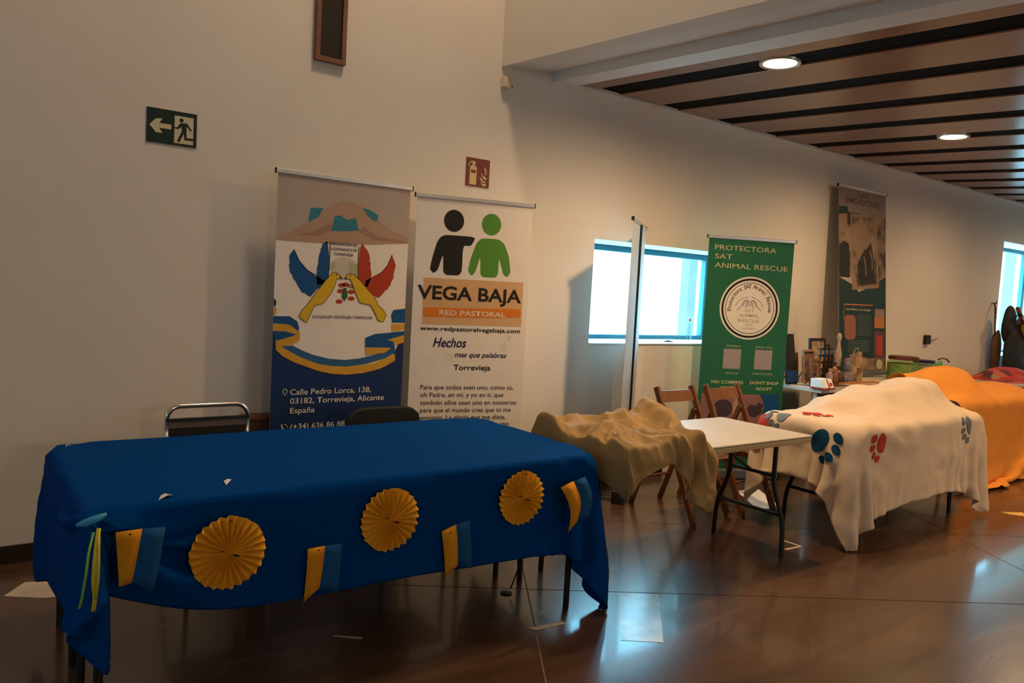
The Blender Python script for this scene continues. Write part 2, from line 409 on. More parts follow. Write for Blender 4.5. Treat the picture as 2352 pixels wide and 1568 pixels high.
for x in (6.675, 9.315): downlight(x, .35, '%s round downlight of the unseen front row in the slat ceiling' % ('nearer' if x < 8 else 'farther'), LAMP_POWER*1.5)
def windows():
    for n, (a, b, z0, z1) in enumerate(OPEN, 1):
        w = bpy.data.objects.new('window_%d' % n, None); COL.objects.link(w); w.location = (a, WY, z0); struct(w)
        y0, y1 = WY+.42, WY+.48; t = .05
        f = MB()
        f.box(a, b, y0, y1, z1-t, z1-.001); f.box(a, b, y0, y1, z0+.012, z0+t)
        f.box(a, a+t, y0, y1, z0+t, z1-t); f.box(b-t, b, y0, y1, z0+t, z1-t)
        fr = f.build('window_frame', 'window_frame_paint', w, bevel=.004)
        MB().box(a+t, b-t, y0+.02, y0+.026, z0+t, z1-t).build('pane', 'glass', w)
        MB().box(a, b, WY-.012, y0-.001, z0+.001, z0+.012).build('window_sill', 'trim_white', w, bevel=.004)
    w = bpy.data.objects.new('window_3', None); COL.objects.link(w); w.location = (XL, LW[0], LW[2]); struct(w); t = .05; x0, x1 = XL-.15, XL-.09
    f = MB(); f.box(x0, x1, LW[0], LW[1], LW[2], LW[2]+t); f.box(x0, x1, LW[0], LW[1], LW[3]-t, LW[3]); f.box(x0, x1, LW[0], LW[0]+t, LW[2]+t, LW[3]-t); f.box(x0, x1, LW[1]-t, LW[1], LW[2]+t, LW[3]-t)
    f.build('window_frame', 'window_frame_paint', w); MB().box(x0+.02, x0+.026, LW[0]+t, LW[1]-t, LW[2]+t, LW[3]-t).build('pane', 'glass', w)
    w = bpy.data.objects.new('window_4', None); COL.objects.link(w); w.location = (FW[0], YF, FW[2]); struct(w); y0, y1 = YF-.15, YF-.09
    f = MB(); f.box(FW[0], FW[1], y0, y1, FW[2], FW[2]+t); f.box(FW[0], FW[1], y0, y1, FW[3]-t, FW[3]); f.box(FW[0], FW[0]+t, y0, y1, FW[2]+t, FW[3]-t); f.box(FW[1]-t, FW[1], y0, y1, FW[2]+t, FW[3]-t)
    f.build('window_frame', 'window_frame_paint', w); MB().box(FW[0]+t, FW[1]-t, y0+.02, y0+.026, FW[2]+t, FW[3]-t).build('pane', 'glass', w)
windows()
struct(MB().box(-30, 60, WY+.6, 70, -.3, -.1).build('ground_outside', mat('pale_paving', (.7, .68, .62), .9, .1, .5)))

grey_render = mat('pillar_render', (.13, .13, .13), .9, .1, 3)
for a, b in ((6.95, 7.6), (17.15, 18.6)):
    tag(MB().box(a, b, 6.0 if a < 10 else 6.5, 6.12 if a < 10 else 6.7, -.1, 3.4).box(a-.03, b+.03, 5.97 if a < 10 else 6.47, 6.15 if a < 10 else 6.73, -.1, .12).build('outside_pillar', grey_render), 'plain pillar standing outside the %s window' % ('middle' if a < 10 else 'right-hand'), 'pillar', 'pillars outside the windows')
# floor: stone slabs laid askew to the wall, thin joints
def clip(poly, f):
    out = []
    for i, p in enumerate(poly):
        q = poly[(i+1) % len(poly)]; a, b = f(p), f(q)
        if a >= 0: out.append(p)
        if (a >= 0) != (b >= 0):
            t = a/(a-b); out.append((p[0]+(q[0]-p[0])*t, p[1]+(q[1]-p[1])*t))
    return out
def floor():
    fl = struct(MB().box(XL, XR, YF, WY, -.10, -.0025).build('floor', 'floor_joint'))
    o = np.array((2.383, 2.962)); a = math.radians(-32.9); e1 = np.array((math.cos(a), math.sin(a))); e2 = np.array((-e1[1], e1[0]))
    A, B, g = 3.0, 1.2, .0035
    for i in range(-6, 7):
        for j in range(-8, 9):
            q = [o+e1*(i*A+g)+e2*(j*B+g), o+e1*((i+1)*A-g)+e2*(j*B+g), o+e1*((i+1)*A-g)+e2*((j+1)*B-g), o+e1*(i*A+g)+e2*((j+1)*B-g)]
            poly = [tuple(p) for p in q]
            for f in (lambda p: p[0]-XL, lambda p: XR-p[0], lambda p: p[1]-YF, lambda p: WY-p[1]):
                if poly: poly = clip(poly, f)
            if len(poly) < 3: continue
            MB().prism(poly, lambda x, y, d: (x, y, d), -.002, 0).build('slab', 'floor_stone', fl)
floor()

# ---------------------------------------------------------------- wall signs and fittings
def wall_sign():
    e = empty('exit_sign', (.995, WY, 2.16), 'dark green emergency exit sign with left arrow and running figure on the wall', 'sign')
    x0, x1, z0, z1 = .87, 1.12, 2.163, 2.342
    plate = MB().box(x0, x1, WY-.006, WY-.0005, z0, z1).build('sign_plate', 'green_sign', e)
    W = x1-x0; H = z1-z0
    def P(pts, name, m, lay):
        # pts in zoom pixels of the sign (left-right / top-bottom skew removed)
        q = []
        for u, v in pts: q.append((x0+u*W, z1-v*H))
        MB().prism(q, lambda a, b, d: (a, WY-.006-d, b), .0, .0006*lay).build(name, m, plate)
    P([(.545, .13), (.93, .13), (.93, .93), (.545, .93)], 'doorway', 'sign_cream', 1)
    P([(.05, .50), (.18, .30), (.31, .28), (.24, .42), (.48, .42), (.48, .56), (.24, .56), (.31, .70), (.18, .70)], 'arrow', 'sign_cream', 1)
    circ = [(.685+.042*math.cos(t*PI/8), .245+.062*math.sin(t*PI/8)) for t in range(16)]
    P(circ, 'figure_head', 'green_sign', 2)
    P([(.66, .33), (.80, .31), (.90, .50), (.87, .53), (.79, .40), (.79, .62), (.80, .74), (.93, .74), (.93, .81), (.75, .81), (.735, .62), (.65, .90), (.60, .88), (.695, .55), (.68, .44), (.62, .52), (.52, .50), (.52, .465), (.60, .47)], 'figure_body', 'green_sign', 2)
wall_sign()
def fire_sign():
    e = empty('fire_extinguisher_sign', (2.955, WY, 2.18), 'square red sign with pale fire extinguisher and flames above the white banner', 'sign')
    x0, x1, z0, z1 = 2.86, 3.05, 2.18, 2.37; W = x1-x0; H = z1-z0
    plate = MB().box(x0, x1, WY-.006, WY-.0005, z0, z1).build('sign_plate', 'red_sign', e)
    def P(pts, name, m, lay):
        q = [(x0+u*W, z1-v*H) for u, v in pts]
        MB().prism(q, lambda a, b, d: (a, WY-.006-d, b), .0, .0006*lay).build(name, m, plate)
    P([(.15, .33), (.21, .27), (.25, .26), (.25, .18), (.22, .12), (.30, .10), (.38, .14), (.40, .18), (.36, .20), (.34, .26), (.38, .27), (.44, .33), (.44, .94), (.15, .94)], 'extinguisher', 'sign_glow', 1)
    P([(.08, .30), (.10, .20), (.20, .11), (.22, .14), (.13, .22), (.11, .31)], 'hose', 'sign_glow', 1)
    P([(.19, .42), (.40, .42), (.40, .53), (.19, .53)], 'extinguisher_label', 'red_sign', 2)
    for i, f in enumerate([[(.63, .28), (.70, .38), (.82, .55), (.86, .55), (.84, .50), (.74, .44)], [(.76, .27), (.84, .34), (.88, .48), (.84, .46), (.78, .38)],
              [(.63, .47), (.70, .58), (.86, .63), (.86, .73), (.75, .68), (.66, .58)], [(.57, .66), (.66, .68), (.72, .76), (.85, .79), (.85, .82), (.72, .82), (.62, .74)], [(.64, .80), (.70, .87), (.87, .86), (.86, .95), (.72, .94), (.66, .88)]]):
        P(f, 'flame', 'sign_glow', 1)
fire_sign()
def wall_frame():
    e = empty('framed_panel', (1.855, WY, 2.77), 'tall narrow dark panel in a reddish wooden frame high on the wall', 'wall panel')
    x0, x1, z0, z1, t = 1.762, 1.952, 2.772, 4.0, .028
    MB().box(x0+t, x1-t, WY-.02, WY-.002, z0+t, z1-t).build('panel', mat('panel_dark', (.017, .010, .003), .7, .15, 12), e)
    fm = mat('frame_red_wood', (.19, .085, .052), .5, .12, 12)
    for nm, b in (('frame_rail', (x0, x1, z0, z0+t)), ('frame_rail', (x0, x1, z1-t, z1)), ('frame_stile', (x0, x0+t, z0+t, z1-t)), ('frame_stile', (x1-t, x1, z0+t, z1-t))):
        MB().box(b[0], b[1], WY-.034, WY-.002, b[2], b[3]).build(nm, fm, e, bevel=.002)
wall_frame()
def wall_device():
    e = empty('wall_detector', (3.13, WY, 2.87), 'small cream detector box on the wall under the beam corner', 'detector')
    MB().box(3.105, 3.165, WY-.05, WY-.001, 2.875, 2.95).build('housing', mat('cream_plastic', (.66, .56, .42), .5, .03, 10), e, bevel=.006)
    MB().tube([(3.16, WY-.03, 2.895), (3.185, WY-.03, 2.893), (3.19, WY-.03, 2.886)], .003, 6).build('antenna', 'black', e)
    o = empty('wall_socket', (9.48, WY, 1.1), 'small black box with a short wire on the wall above the glass jars', 'wall box')
    MB().box(9.41, 9.53, WY-.04, WY-.001, 1.115, 1.225).build('housing', 'black', o, bevel=.01)
    MB().tube([(9.53, WY-.03, 1.15), (9.60, WY-.03, 1.165), (9.70, WY-.03, 1.19)], .004, 6).build('wire', 'black', o)
wall_device()
# ================================================================ roll-up banners
class Banner:
    def __init__(s, name, A, B, z0, z1, label, mname, group='roll-up banners along the wall', lean=0., base=True, bar=True):
        s.A = Vector((A[0], A[1], 0)); s.B = Vector((B[0], B[1], 0)); d = s.B-s.A; s.w = d.length; s.d = d.normalized()
        s.n = Vector((s.d.y, -s.d.x, 0)); s.z0, s.z1, s.lean = z0, z1, lean
        c = (s.A+s.B)/2; s.e = empty(name, (c.x, c.y, z0 if not base else 0), label, 'banner', group)
        s.panel = MB().hexa([s.P(0, z0, -.002), s.P(s.w, z0, -.002), s.P(s.w, z0, 0), s.P(0, z0, 0), s.P(0, z1, -.002), s.P(s.w, z1, -.002), s.P(s.w, z1, 0), s.P(0, z1, 0)]).build('printed_sheet', mname, s.e)
        if bar:
            tb = MB().bar(s.P(-.012, z1+.008, 0), s.P(s.w+.012, z1+.008, 0), .018, .026).build('top_bar', 'alu', s.e, bevel=.003)
            for u in (-.016, s.w+.012):
                MB().bar(s.P(u, z1+.008, 0), s.P(u+.004, z1+.008, 0), .021, .03).build('end_cap', 'black', tb)
        if base:
            a = s.P(-.01, 0, -.035); b = s.P(s.w+.01, 0, -.035); m = MB()
            cs = m.bar(s.P(-.01, .045, -.02), s.P(s.w+.01, .045, -.02), .09, .085).build('cassette', 'alu_dark', s.e, bevel=.015)
            for u in (-.016, s.w+.011): MB().bar(s.P(u, .045, -.02), s.P(u+.005, .045, -.02), .092, .088).build('cassette_cap', 'black', cs, bevel=.01)
            for u in (.12, s.w-.12): MB().bar(s.P(u, .004, -.05), s.P(u, .004, .12), .03, .007).build('foot', 'alu_dark', cs)
            MB().tube([s.P(s.w/2, .08, -.02), s.P(s.w/2, z1, -.014)], .009, 8).build('back_pole', 'black', s.e)
    def P(s, u, z, off):
        """point on the sheet: u along the width, z height, off in front of the sheet"""
        return s.A+s.d*u+s.n*(off+s.lean*(s.z1-z))+Vector((0, 0, z))
    def poly(s, pts, m, lay=1, name='print_shape'):
        off = .0007*lay; n = len(pts)
        me = bpy.data.meshes.new(name)
        tri = tessellate_polygon([[Vector((u, z, 0)) for u, z in pts]])
        ok = []
        for a, b_, c in tri:
            A, B, C = pts[a], pts[b_], pts[c]
            ok.append((a, b_, c) if (B[0]-A[0])*(C[1]-A[1])-(B[1]-A[1])*(C[0]-A[0]) > 0 else (a, c, b_))
        me.from_pydata([s.P(u, z, off) for u, z in pts], [], ok); me.update(); me.materials.append(MATS[m] if isinstance(m, str) else m)
        o = bpy.data.objects.new(name, me); COL.objects.link(o); o.parent = s.panel; o.matrix_parent_inverse = parent_world(s.panel).inverted(); return o
    def ellipse(s, u, z, ru, rz, m, lay=1, name='print_shape', n=32):
        return s.poly([(u+ru*math.cos(2*PI*i/n), z+rz*math.sin(2*PI*i/n)) for i in range(n)], m, lay, name)
    def stroke(s, pts, w, m, lay=1, name='print_line', closed=False):
        v = []; f = []
        k = len(pts)
        for i, (u, z) in enumerate(pts):
            a = pts[i-1] if (i or closed) else pts[i]; b = pts[(i+1) % k] if (i < k-1 or closed) else pts[i]
            dx, dz = b[0]-a[0], b[1]-a[1]; L = math.hypot(dx, dz) or 1
            nx, nz = -dz/L*w/2, dx/L*w/2
            v += [s.P(u+nx, z+nz, .0007*lay), s.P(u-nx, z-nz, .0007*lay)]
        for i in range(k if closed else k-1):
            j = (i+1) % k; f.append((2*i, 2*i+1, 2*j+1, 2*j))
        return MB().add(v, f).build(name, m, s.panel)
    def text(s, body, u0, u1, zb, m, cap=None, lay=2, bold=0., shear=0., name='text_line'):
        cu = bpy.data.curves.new('t', 'FONT'); cu.body = body; cu.size = 1; cu.offset = bold; cu.shear = shear; cu.resolution_u = 3
        to = bpy.data.objects.new('t', cu); COL.objects.link(to)
        dg = bpy.context.evaluated_depsgraph_get(); me = bpy.data.meshes.new_from_object(to.evaluated_get(dg))
        bpy.data.objects.remove(to); bpy.data.curves.remove(cu)
        xs = [v.co.x for v in me.vertices]
        if not xs: return
        lo, hi = min(xs), max(xs); sx = (u1-u0)/(hi-lo); sz = sx if cap is None else cap/.73
        for v in me.vertices: v.co = s.P(u0+(v.co.x-lo)*sx, zb+v.co.y*sz, .0007*lay)
        me.name = name; me.materials.clear(); me.materials.append(MATS[m]); me.update()
        o = bpy.data.objects.new(name, me); COL.objects.link(o); o.parent = s.panel; o.matrix_parent_inverse = parent_world(s.panel).inverted(); return o

def ink(name, rgb, var=.04): return mat(name, rgb, .55, var, 25, spec=.35)
ink('ink_black', (.008, .008, .007)); ink('ink_green', (.085, .27, .028)); ink('ink_peach', (.64, .40, .20)); ink('ink_orange', (.68, .20, .012))
ink('ink_navy', (.025, .018, .11)); ink('ink_brownblack', (.06, .035, .05)); ink('ink_white', (.76, .72, .66)); ink('ink_blue', (.0, .072, .24)); ink('ink_darkblue', (.001, .022, .11))
ink('ink_teal', (.02, .20, .28)); ink('ink_skin', (.42, .28, .20)); ink('ink_skin_dark', (.34, .20, .15)); ink('ink_red', (.42, .035, .008)); ink('ink_yellow', (.66, .44, .012)); ink('ink_gold', (.62, .34, .03))
ink('ink_midblue', (.02, .11, .26)); ink('ink_leaf', (.02, .11, .04)); ink('ink_palegreen', (.40, .46, .26)); ink('ink_globe', (.55, .52, .45))
ink('green_sheet', (.010, .125, .058)); ink('ink_cream', (.62, .56, .36)); ink('ink_dog', (.27, .13, .13)); ink('ink_grey', (.33, .28, .30)); ink('ink_olive', (.32, .36, .14))

# ---- blue and white banner with two birds
b = Banner('roll_up_banner', (1.515, 4.30), (2.35, 4.30), .09, 2.075, 'blue and white roll-up banner with two yellow-bodied birds and a blue-yellow ribbon', 'banner_white')
b.poly([(0, 2.073), (.835, 2.073), (.835, 1.755), (.62, 1.76), (.40, 1.735), (0, 1.70)], 'banner_grey', 1, 'photo_print')
b.poly([(0, 1.70), (.10, 1.765), (.20, 1.82), (.32, 1.93), (.39, 1.96), (.47, 1.955), (.53, 1.93), (.63, 1.86), (.72, 1.81), (.835, 1.775), (.835, 1.745), (.60, 1.72), (.40, 1.705), (.15, 1.70)], 'ink_skin', 2, 'hands_print')
b.poly([(.10, 1.735), (.25, 1.745), (.325, 1.78), (.33, 1.83), (.30, 1.81), (.22, 1.765)], 'ink_skin_dark', 3, 'hand_shadow')
b.poly([(.50, 1.79), (.60, 1.75), (.80, 1.745), (.83, 1.755), (.62, 1.77), (.53, 1.82)], 'ink_skin_dark', 3, 'hand_shadow')
b.poly([(.196, 1.897), (.273, 1.903), (.241, 1.848), (.185, 1.815)], 'ink_teal', 3, 'sky_patch')
b.poly([(.518, 1.931), (.56, 1.925), (.622, 1.898), (.618, 1.862), (.593, 1.86), (.55, 1.89)], 'ink_teal', 3, 'sky_patch')
b.poly([(.344, 1.866), (.379, 1.873), (.422, 1.849), (.475, 1.868), (.5, 1.795), (.41, 1.782), (.324, 1.779)], 'ink_teal', 3, 'sky_patch')
for i, (t, z) in enumerate((('ASOCIACIÓN DE', 1.697), ('UCRANIANOS DE', 1.667), ('TORREVIEJA', 1.638))):
    b.text(t, .325 if i < 2 else .345, .492 if i < 2 else .47, z, 'ink_navy', .017, 3, .012)
def feather(pts, side, amp=.008, n=5):
    out = []
    for i, (u, z) in enumerate(pts):
        q = pts[(i+1) % len(pts)]; out.append((u, z))
        if i in side:
            for k in range(1, n):
                t = k/n; out.append((u+(q[0]-u)*t+random.uniform(-amp, amp)*.6, z+(q[1]-z)*t+random.uniform(-amp, amp)*.6))
    return out
wl1 = feather([(.105, 1.653), (.081, 1.62), (.084, 1.545), (.114, 1.482), (.155, 1.42), (.213, 1.389), (.251, 1.435), (.32, 1.47), (.231, 1.516), (.179, 1.551), (.132, 1.602)], (1, 2, 3, 4))
b.poly(wl1, 'ink_blue', 2, 'bird_wing')
b.poly(feather([(.304, 1.717), (.275, 1.699), (.255, 1.621), (.245, 1.517), (.25, 1.46), (.32, 1.47), (.318, 1.521), (.321, 1.614)], (1, 2)), 'ink_blue', 2, 'bird_wing')
b.poly(feather([(.522, 1.721), (.511, 1.684), (.506, 1.588), (.513, 1.49), (.57, 1.46), (.591, 1.513), (.586, 1.604), (.564, 1.676)], (5, 6)), 'ink_red', 2, 'bird_wing')
b.poly(feather([(.727, 1.665), (.707, 1.612), (.665, 1.557), (.56, 1.5), (.55, 1.46), (.595, 1.421), (.647, 1.398), (.708, 1.455), (.744, 1.521), (.756, 1.603)], (6, 7, 8)), 'ink_red', 2, 'bird_wing')
for l in ([(.321, 1.72), (.322, 1.6), (.318, 1.50)], [(.505, 1.70), (.502, 1.58), (.508, 1.50)], [(.105, 1.655), (.14, 1.59), (.19, 1.54), (.30, 1.487)], [(.727, 1.668), (.70, 1.60), (.66, 1.553), (.55, 1.495)]):
    b.stroke(l, .004, 'ink_black', 3, 'outline')
b.ellipse(.415, 1.565, .092, .065, 'ink_globe', 1, 'globe')
b.poly([(.445, 1.60), (.49, 1.595), (.505, 1.56), (.505, 1.515), (.47, 1.52), (.45, 1.56)], 'ink_palegreen', 2, 'globe_land')
b.poly([(.325, 1.585), (.355, 1.60), (.36, 1.57), (.335, 1.55)], 'ink_palegreen', 2, 'globe_land')
bl = [(.345, 1.538), (.37, 1.537), (.392, 1.519), (.407, 1.503), (.371, 1.501), (.36, 1.46), (.34, 1.417), (.29, 1.352), (.238, 1.338), (.217, 1.288), (.195, 1.24), (.175, 1.25), (.15, 1.273), (.165, 1.31), (.187, 1.331), (.215, 1.37), (.252, 1.424), (.301, 1.487)]
b.poly(bl, 'ink_yellow', 4, 'bird_body'); b.stroke(bl, .003, 'ink_black', 5, 'outline', True)
br = [(.448, 1.538), (.43, 1.525), (.419, 1.504), (.455, 1.503), (.468, 1.48), (.489, 1.434), (.523, 1.365), (.598, 1.352), (.632, 1.298), (.65, 1.26), (.686, 1.253), (.706, 1.295), (.68, 1.33), (.649, 1.351), (.618, 1.408), (.588, 1.433), (.53, 1.49), (.48, 1.533)]
b.poly(br, 'ink_yellow', 4, 'bird_body'); b.stroke(br, .003, 'ink_black', 5, 'outline', True)
b.poly([(.392, 1.519), (.412, 1.500), (.386, 1.506)], 'ink_brownblack', 6, 'beak'); b.poly([(.430, 1.517), (.414, 1.500), (.436, 1.505)], 'ink_brownblack', 6, 'beak')
b.ellipse(.368, 1.525, .004, .005, 'ink_black', 6, 'bird_eye', 10); b.ellipse(.455, 1.525, .004, .005, 'ink_black', 6, 'bird_eye', 10)
for k, (u, z) in enumerate([(.403, 1.464), (.398, 1.43), (.465, 1.427), (.392, 1.368), (.468, 1.388), (.463, 1.461), (.43, 1.47)]):
    b.ellipse(u, z, .022, .013, 'ink_red' if k not in (5,) else 'ink_skin_dark', 2, 'flower', 12)
b.poly([(.415, 1.45), (.435, 1.45), (.445, 1.40), (.425, 1.37), (.405, 1.395)], 'ink_leaf', 3, 'leaf')
b.text('АСОЦІАЦІЯ УКРАЇНЦІВ ТОРРЕВ’ЄХИ', .229, .611, 1.267, 'ink_navy', .016, 3, .012)
b.poly([(0, 1.20), (.02, 1.12), (.06, 1.08), (.159, 1.03), (.277, .985), (.456, .955), (.64, .985), (.76, 1.04), (.80, 1.12), (.835, 1.16), (.835, .09), (0, .09)], 'ink_darkblue', 1, 'blue_field')
b.poly([(0, 1.272), (.094, 1.273), (.14, 1.245), (.152, 1.21), (.15, 1.188), (.096, 1.226), (0, 1.232)], 'ink_blue', 4, 'ribbon_stripe')
b.poly([(0, 1.230), (.096, 1.226), (.15, 1.195), (.16, 1.165), (.158, 1.134), (.117, 1.112), (.051, 1.096), (.018, 1.117), (.023, 1.133), (.10, 1.155), (.137, 1.169), (.07, 1.187), (0, 1.189)], 'ink_gold', 3, 'ribbon_stripe')
b.poly([(.0, 1.188), (.07, 1.187), (.137, 1.169), (.10, 1.155), (.023, 1.133), (.01, 1.15)], 'ink_blue', 4, 'ribbon_stripe')
b.poly([(.054, 1.101), (.117, 1.106), (.18, 1.075), (.244, 1.051), (.34, 1.028), (.44, 1.019), (.54, 1.028), (.638, 1.049), (.752, 1.092), (.77, 1.131), (.777, 1.06), (.704, 1.025), (.58, .993), (.454, .979), (.36, .984), (.275, .997), (.159, 1.041)], 'ink_midblue', 3, 'ribbon_stripe')
b.poly([(.018, 1.117), (.051, 1.096), (.159, 1.041), (.275, .997), (.36, .984), (.454, .979), (.58, .989), (.64, .999), (.777, 1.054), (.779, 1.012), (.72, .98), (.674, .961), (.56, .937), (.456, .93), (.36, .938), (.277, .956), (.132, 1.008), (.06, 1.045), (.022, 1.08)], 'ink_gold', 4, 'ribbon_stripe')
b.poly([(.835, 1.338), (.754, 1.328), (.739, 1.295), (.748, 1.249), (.835, 1.25)], 'ink_blue', 3, 'ribbon_stripe')
b.poly([(.745, 1.24), (.835, 1.244), (.835, 1.21), (.79, 1.198), (.747, 1.196)], 'ink_gold', 3, 'ribbon_stripe')
b.poly([(.835, 1.197), (.632, 1.177), (.57, 1.153), (.573, 1.095), (.7, 1.095), (.773, 1.084), (.764, 1.131), (.717, 1.142), (.835, 1.173)], 'ink_blue', 5, 'ribbon_stripe')
b.poly([(.835, 1.172), (.717, 1.14), (.771, 1.107), (.835, 1.125)], 'ink_gold', 4, 'ribbon_stripe')
b.poly([(.573, 1.093), (.749, 1.092), (.702, 1.06), (.581, 1.049)], 'ink_gold', 6, 'ribbon_stripe')
b.poly([(0, 1.373), (.015, 1.357), (.011, 1.325), (0, 1.33)], 'ink_darkblue', 3, 'ribbon_stripe'); b.poly([(0, 1.325), (.019, 1.315), (.012, 1.277), (0, 1.283)], 'ink_gold', 3, 'ribbon_stripe')
b.stroke([(.083, .818), (.070, .838), (.073, .850), (.083, .855), (.093, .850), (.096, .838)], .004, 'ink_white', 3, 'pin_mark', True)
b.text('Calle Pedro Lorca, 138,', .113, .623, .820, 'ink_white', .034, 3, .008)
b.text('03182, Torrevieja, Alicante', .115, .713, .768, 'ink_white', .034, 3, .008)
b.text('España', .117, .266, .712, 'ink_white', .034, 3, .008)
b.text('(+34) 636 86 88', .121, .458, .618, 'ink_white', .034, 3, .008)
b.stroke([(.070, .650), (.072, .632), (.085, .618), (.103, .614)], .008, 'ink_white', 3, 'phone_mark'); b.stroke([(.084, .650), (.098, .645), (.105, .630)], .003, 'ink_white', 3, 'phone_mark')

# ---- white banner with black and green figures
b = Banner('roll_up_banner', (2.40, 4.30), (3.16, 4.10), .09, 2.045, 'white roll-up banner with a black and a green figure above an orange stripe', 'banner_white')
b.ellipse(.247, 1.910, .067, .070, 'ink_black', 1, 'figure_head'); b.ellipse(.502, 1.907, .067, .070, 'ink_green', 1, 'figure_head')
def rounded(pts, it=2):
    for _ in range(it):
        out = []
        for i, p in enumerate(pts):
            q = pts[(i+1) % len(pts)]; out += [(p[0]*.85+q[0]*.15, p[1]*.85+q[1]*.15), (p[0]*.15+q[0]*.85, p[1]*.15+q[1]*.85)]
        pts = out
    return pts
b.poly(rounded([(.193, 1.818), (.4, 1.819), (.37, 1.759), (.315, 1.758), (.316, 1.566), (.192, 1.563), (.186, 1.701), (.155, 1.592), (.128, 1.570), (.102, 1.595), (.116, 1.674), (.14, 1.765), (.162, 1.801)], 2), 'ink_black', 1, 'figure_body')
b.poly(rounded([(.442, 1.815), (.559, 1.816), (.598, 1.788), (.635, 1.709), (.653, 1.605), (.63, 1.572), (.601, 1.59), (.566, 1.698), (.564, 1.566), (.443, 1.563), (.437, 1.701), (.406, 1.59), (.383, 1.568), (.356, 1.599), (.371, 1.68), (.407, 1.785)], 2), 'ink_green', 1, 'figure_body')
b.poly([(.065, 1.540), (.748, 1.544), (.750, 1.250), (.067, 1.245)], 'ink_peach', 1, 'peach_block')
b.text('VEGA BAJA', .029, .738, 1.408, 'ink_black', .088, 3, .022)
b.poly([(.074, 1.345), (.09, 1.352), (.40, 1.358), (.60, 1.364), (.735, 1.366), (.742, 1.34), (.735, 1.31), (.60, 1.303), (.35, 1.297), (.09, 1.293), (.07, 1.31)], 'ink_orange', 2, 'orange_stripe')
b.text('RED PASTORAL', .178, .633, 1.309, 'ink_white', .033, 3, .012)
b.text('www.redpastoralvegabaja.com', .057, .744, 1.207, 'ink_black', .028, 2, .016)
b.text('Hechos', .146, .372, 1.103, 'ink_navy', .062, 2, .02, .28)
b.text('mas que palabras', .295, .657, 1.040, 'ink_navy', .034, 2, .014, .28)
b.text('Torrevieja', .292, .548, .955, 'ink_black', .036, 2, .014)
for t, u0, u1, z in (('Para que todos sean uno; como tú,', .078, .718, .828), ('oh Padre, en mí, y yo en ti, que', .08, .648, .779), ('también ellos sean uno en nosotros;', .081, .749, .728), ('para que el mundo crea que tú me', .083, .708, .679), ('enviaste. La gloria que me diste,', .085, .673, .631), ('yo les he dado, para que sean uno', .086, .698, .586)):
    b.text(t, u0, u1, z, 'ink_brownblack', .030, 2, .004)
def star(u, z, r, rot=0.):
    pts = [(u+r*math.cos(rot+PI/2+i*4*PI/5), z+r*math.sin(rot+PI/2+i*4*PI/5)) for i in range(5)]
    b.stroke(pts, .0035, 'ink_palegreen', 2, 'star_mark', True)
star(.25, 1.035, .045, .3); star(.632, 1.112, .034, -.2); star(.668, 1.170, .022, .4)

# ---- green banner
b = Banner('roll_up_banner', (5.08, 4.20), (5.76, 3.86), .09, 2.012, 'green roll-up banner with a round white emblem beside the window', 'green_sheet')
b.text('PROTECTORA', .056, .599, 1.916, 'ink_cream', .042, 2, -.004); b.text('SAT', .062, .212, 1.843, 'ink_cream', .042, 2, -.004); b.text('ANIMAL RESCUE', .064, .715, 1.770, 'ink_cream', .042, 2, -.004)
cu, czz = .402, 1.447
b.ellipse(cu, czz, .268, .262, 'ink_white', 1, 'emblem_disc', 48)
ring = lambda r: [(cu+r*math.cos(2*PI*i/48), czz+r*.98*math.sin(2*PI*i/48)) for i in range(48)]
b.stroke(ring(.244), .018, 'ink_black', 2, 'emblem_ring', True); b.stroke(ring(.216), .005, 'ink_black', 2, 'emblem_ring', True)
def arc_text(body, r, a0, a1, size, m):
    n = len(body)
    for i, ch in enumerate(body):
        if ch == ' ': continue
        a = math.radians(a0+(a1-a0)*i/(n-1)); c0 = bpy.data.curves.new('t', 'FONT'); c0.body = ch; c0.size = size; c0.align_x = 'CENTER'; c0.offset = .0005; c0.resolution_u = 2
        to = bpy.data.objects.new('t', c0); COL.objects.link(to); dg = bpy.context.evaluated_depsgraph_get(); me = bpy.data.meshes.new_from_object(to.evaluated_get(dg))
        bpy.data.objects.remove(to); bpy.data.curves.remove(c0)
        ca, sa = math.cos(a), math.sin(a)
        for v in me.vertices:
            rr = r+v.co.y; t = v.co.x; v.co = b.P(cu+rr*ca+t*sa, czz+rr*sa-t*ca, .0014)
        me.materials.clear(); me.materials.append(MATS[m]); me.update(); me.name = 'emblem_letter'
        o = bpy.data.objects.new('emblem_letter', me); COL.objects.link(o); o.parent = b.panel; o.matrix_parent_inverse = parent_world(b.panel).inverted()
arc_text('Protectora SAT Animal Rescue', .165, 186, -6, .052, 'ink_brownblack')
b.text('SAT', .362, .442, 1.416, 'ink_olive', .026, 2, .004); b.text('ANIMAL', .312, .494, 1.374, 'ink_olive', .026, 2, .004); b.text('RESCUE', .305, .498, 1.328, 'ink_olive', .028, 2, .004)
b.text('CIF Nº', .377, .446, 1.300, 'ink_grey', .016, 2, .004); b.text('G03184813', .347, .470, 1.270, 'ink_grey', .016, 2, .004)
for sgn in (-1, 1):
    for k, pts in enumerate(([(.012, .085), (.06, .072), (.10, .045), (.125, .0)], [(.02, .06), (.05, .03), (.075, .0), (.11, -.028)], [(.015, .055), (.03, .015), (.035, -.01)], [(.03, .06), (.055, .04), (.06, .005)], [(.01, .05), (.012, .0)])):
        b.stroke([(cu-.005+sgn*x, czz+.01+z) for x, z in pts], .006 if k < 2 else .009, 'ink_grey', 2, 'emblem_hand')
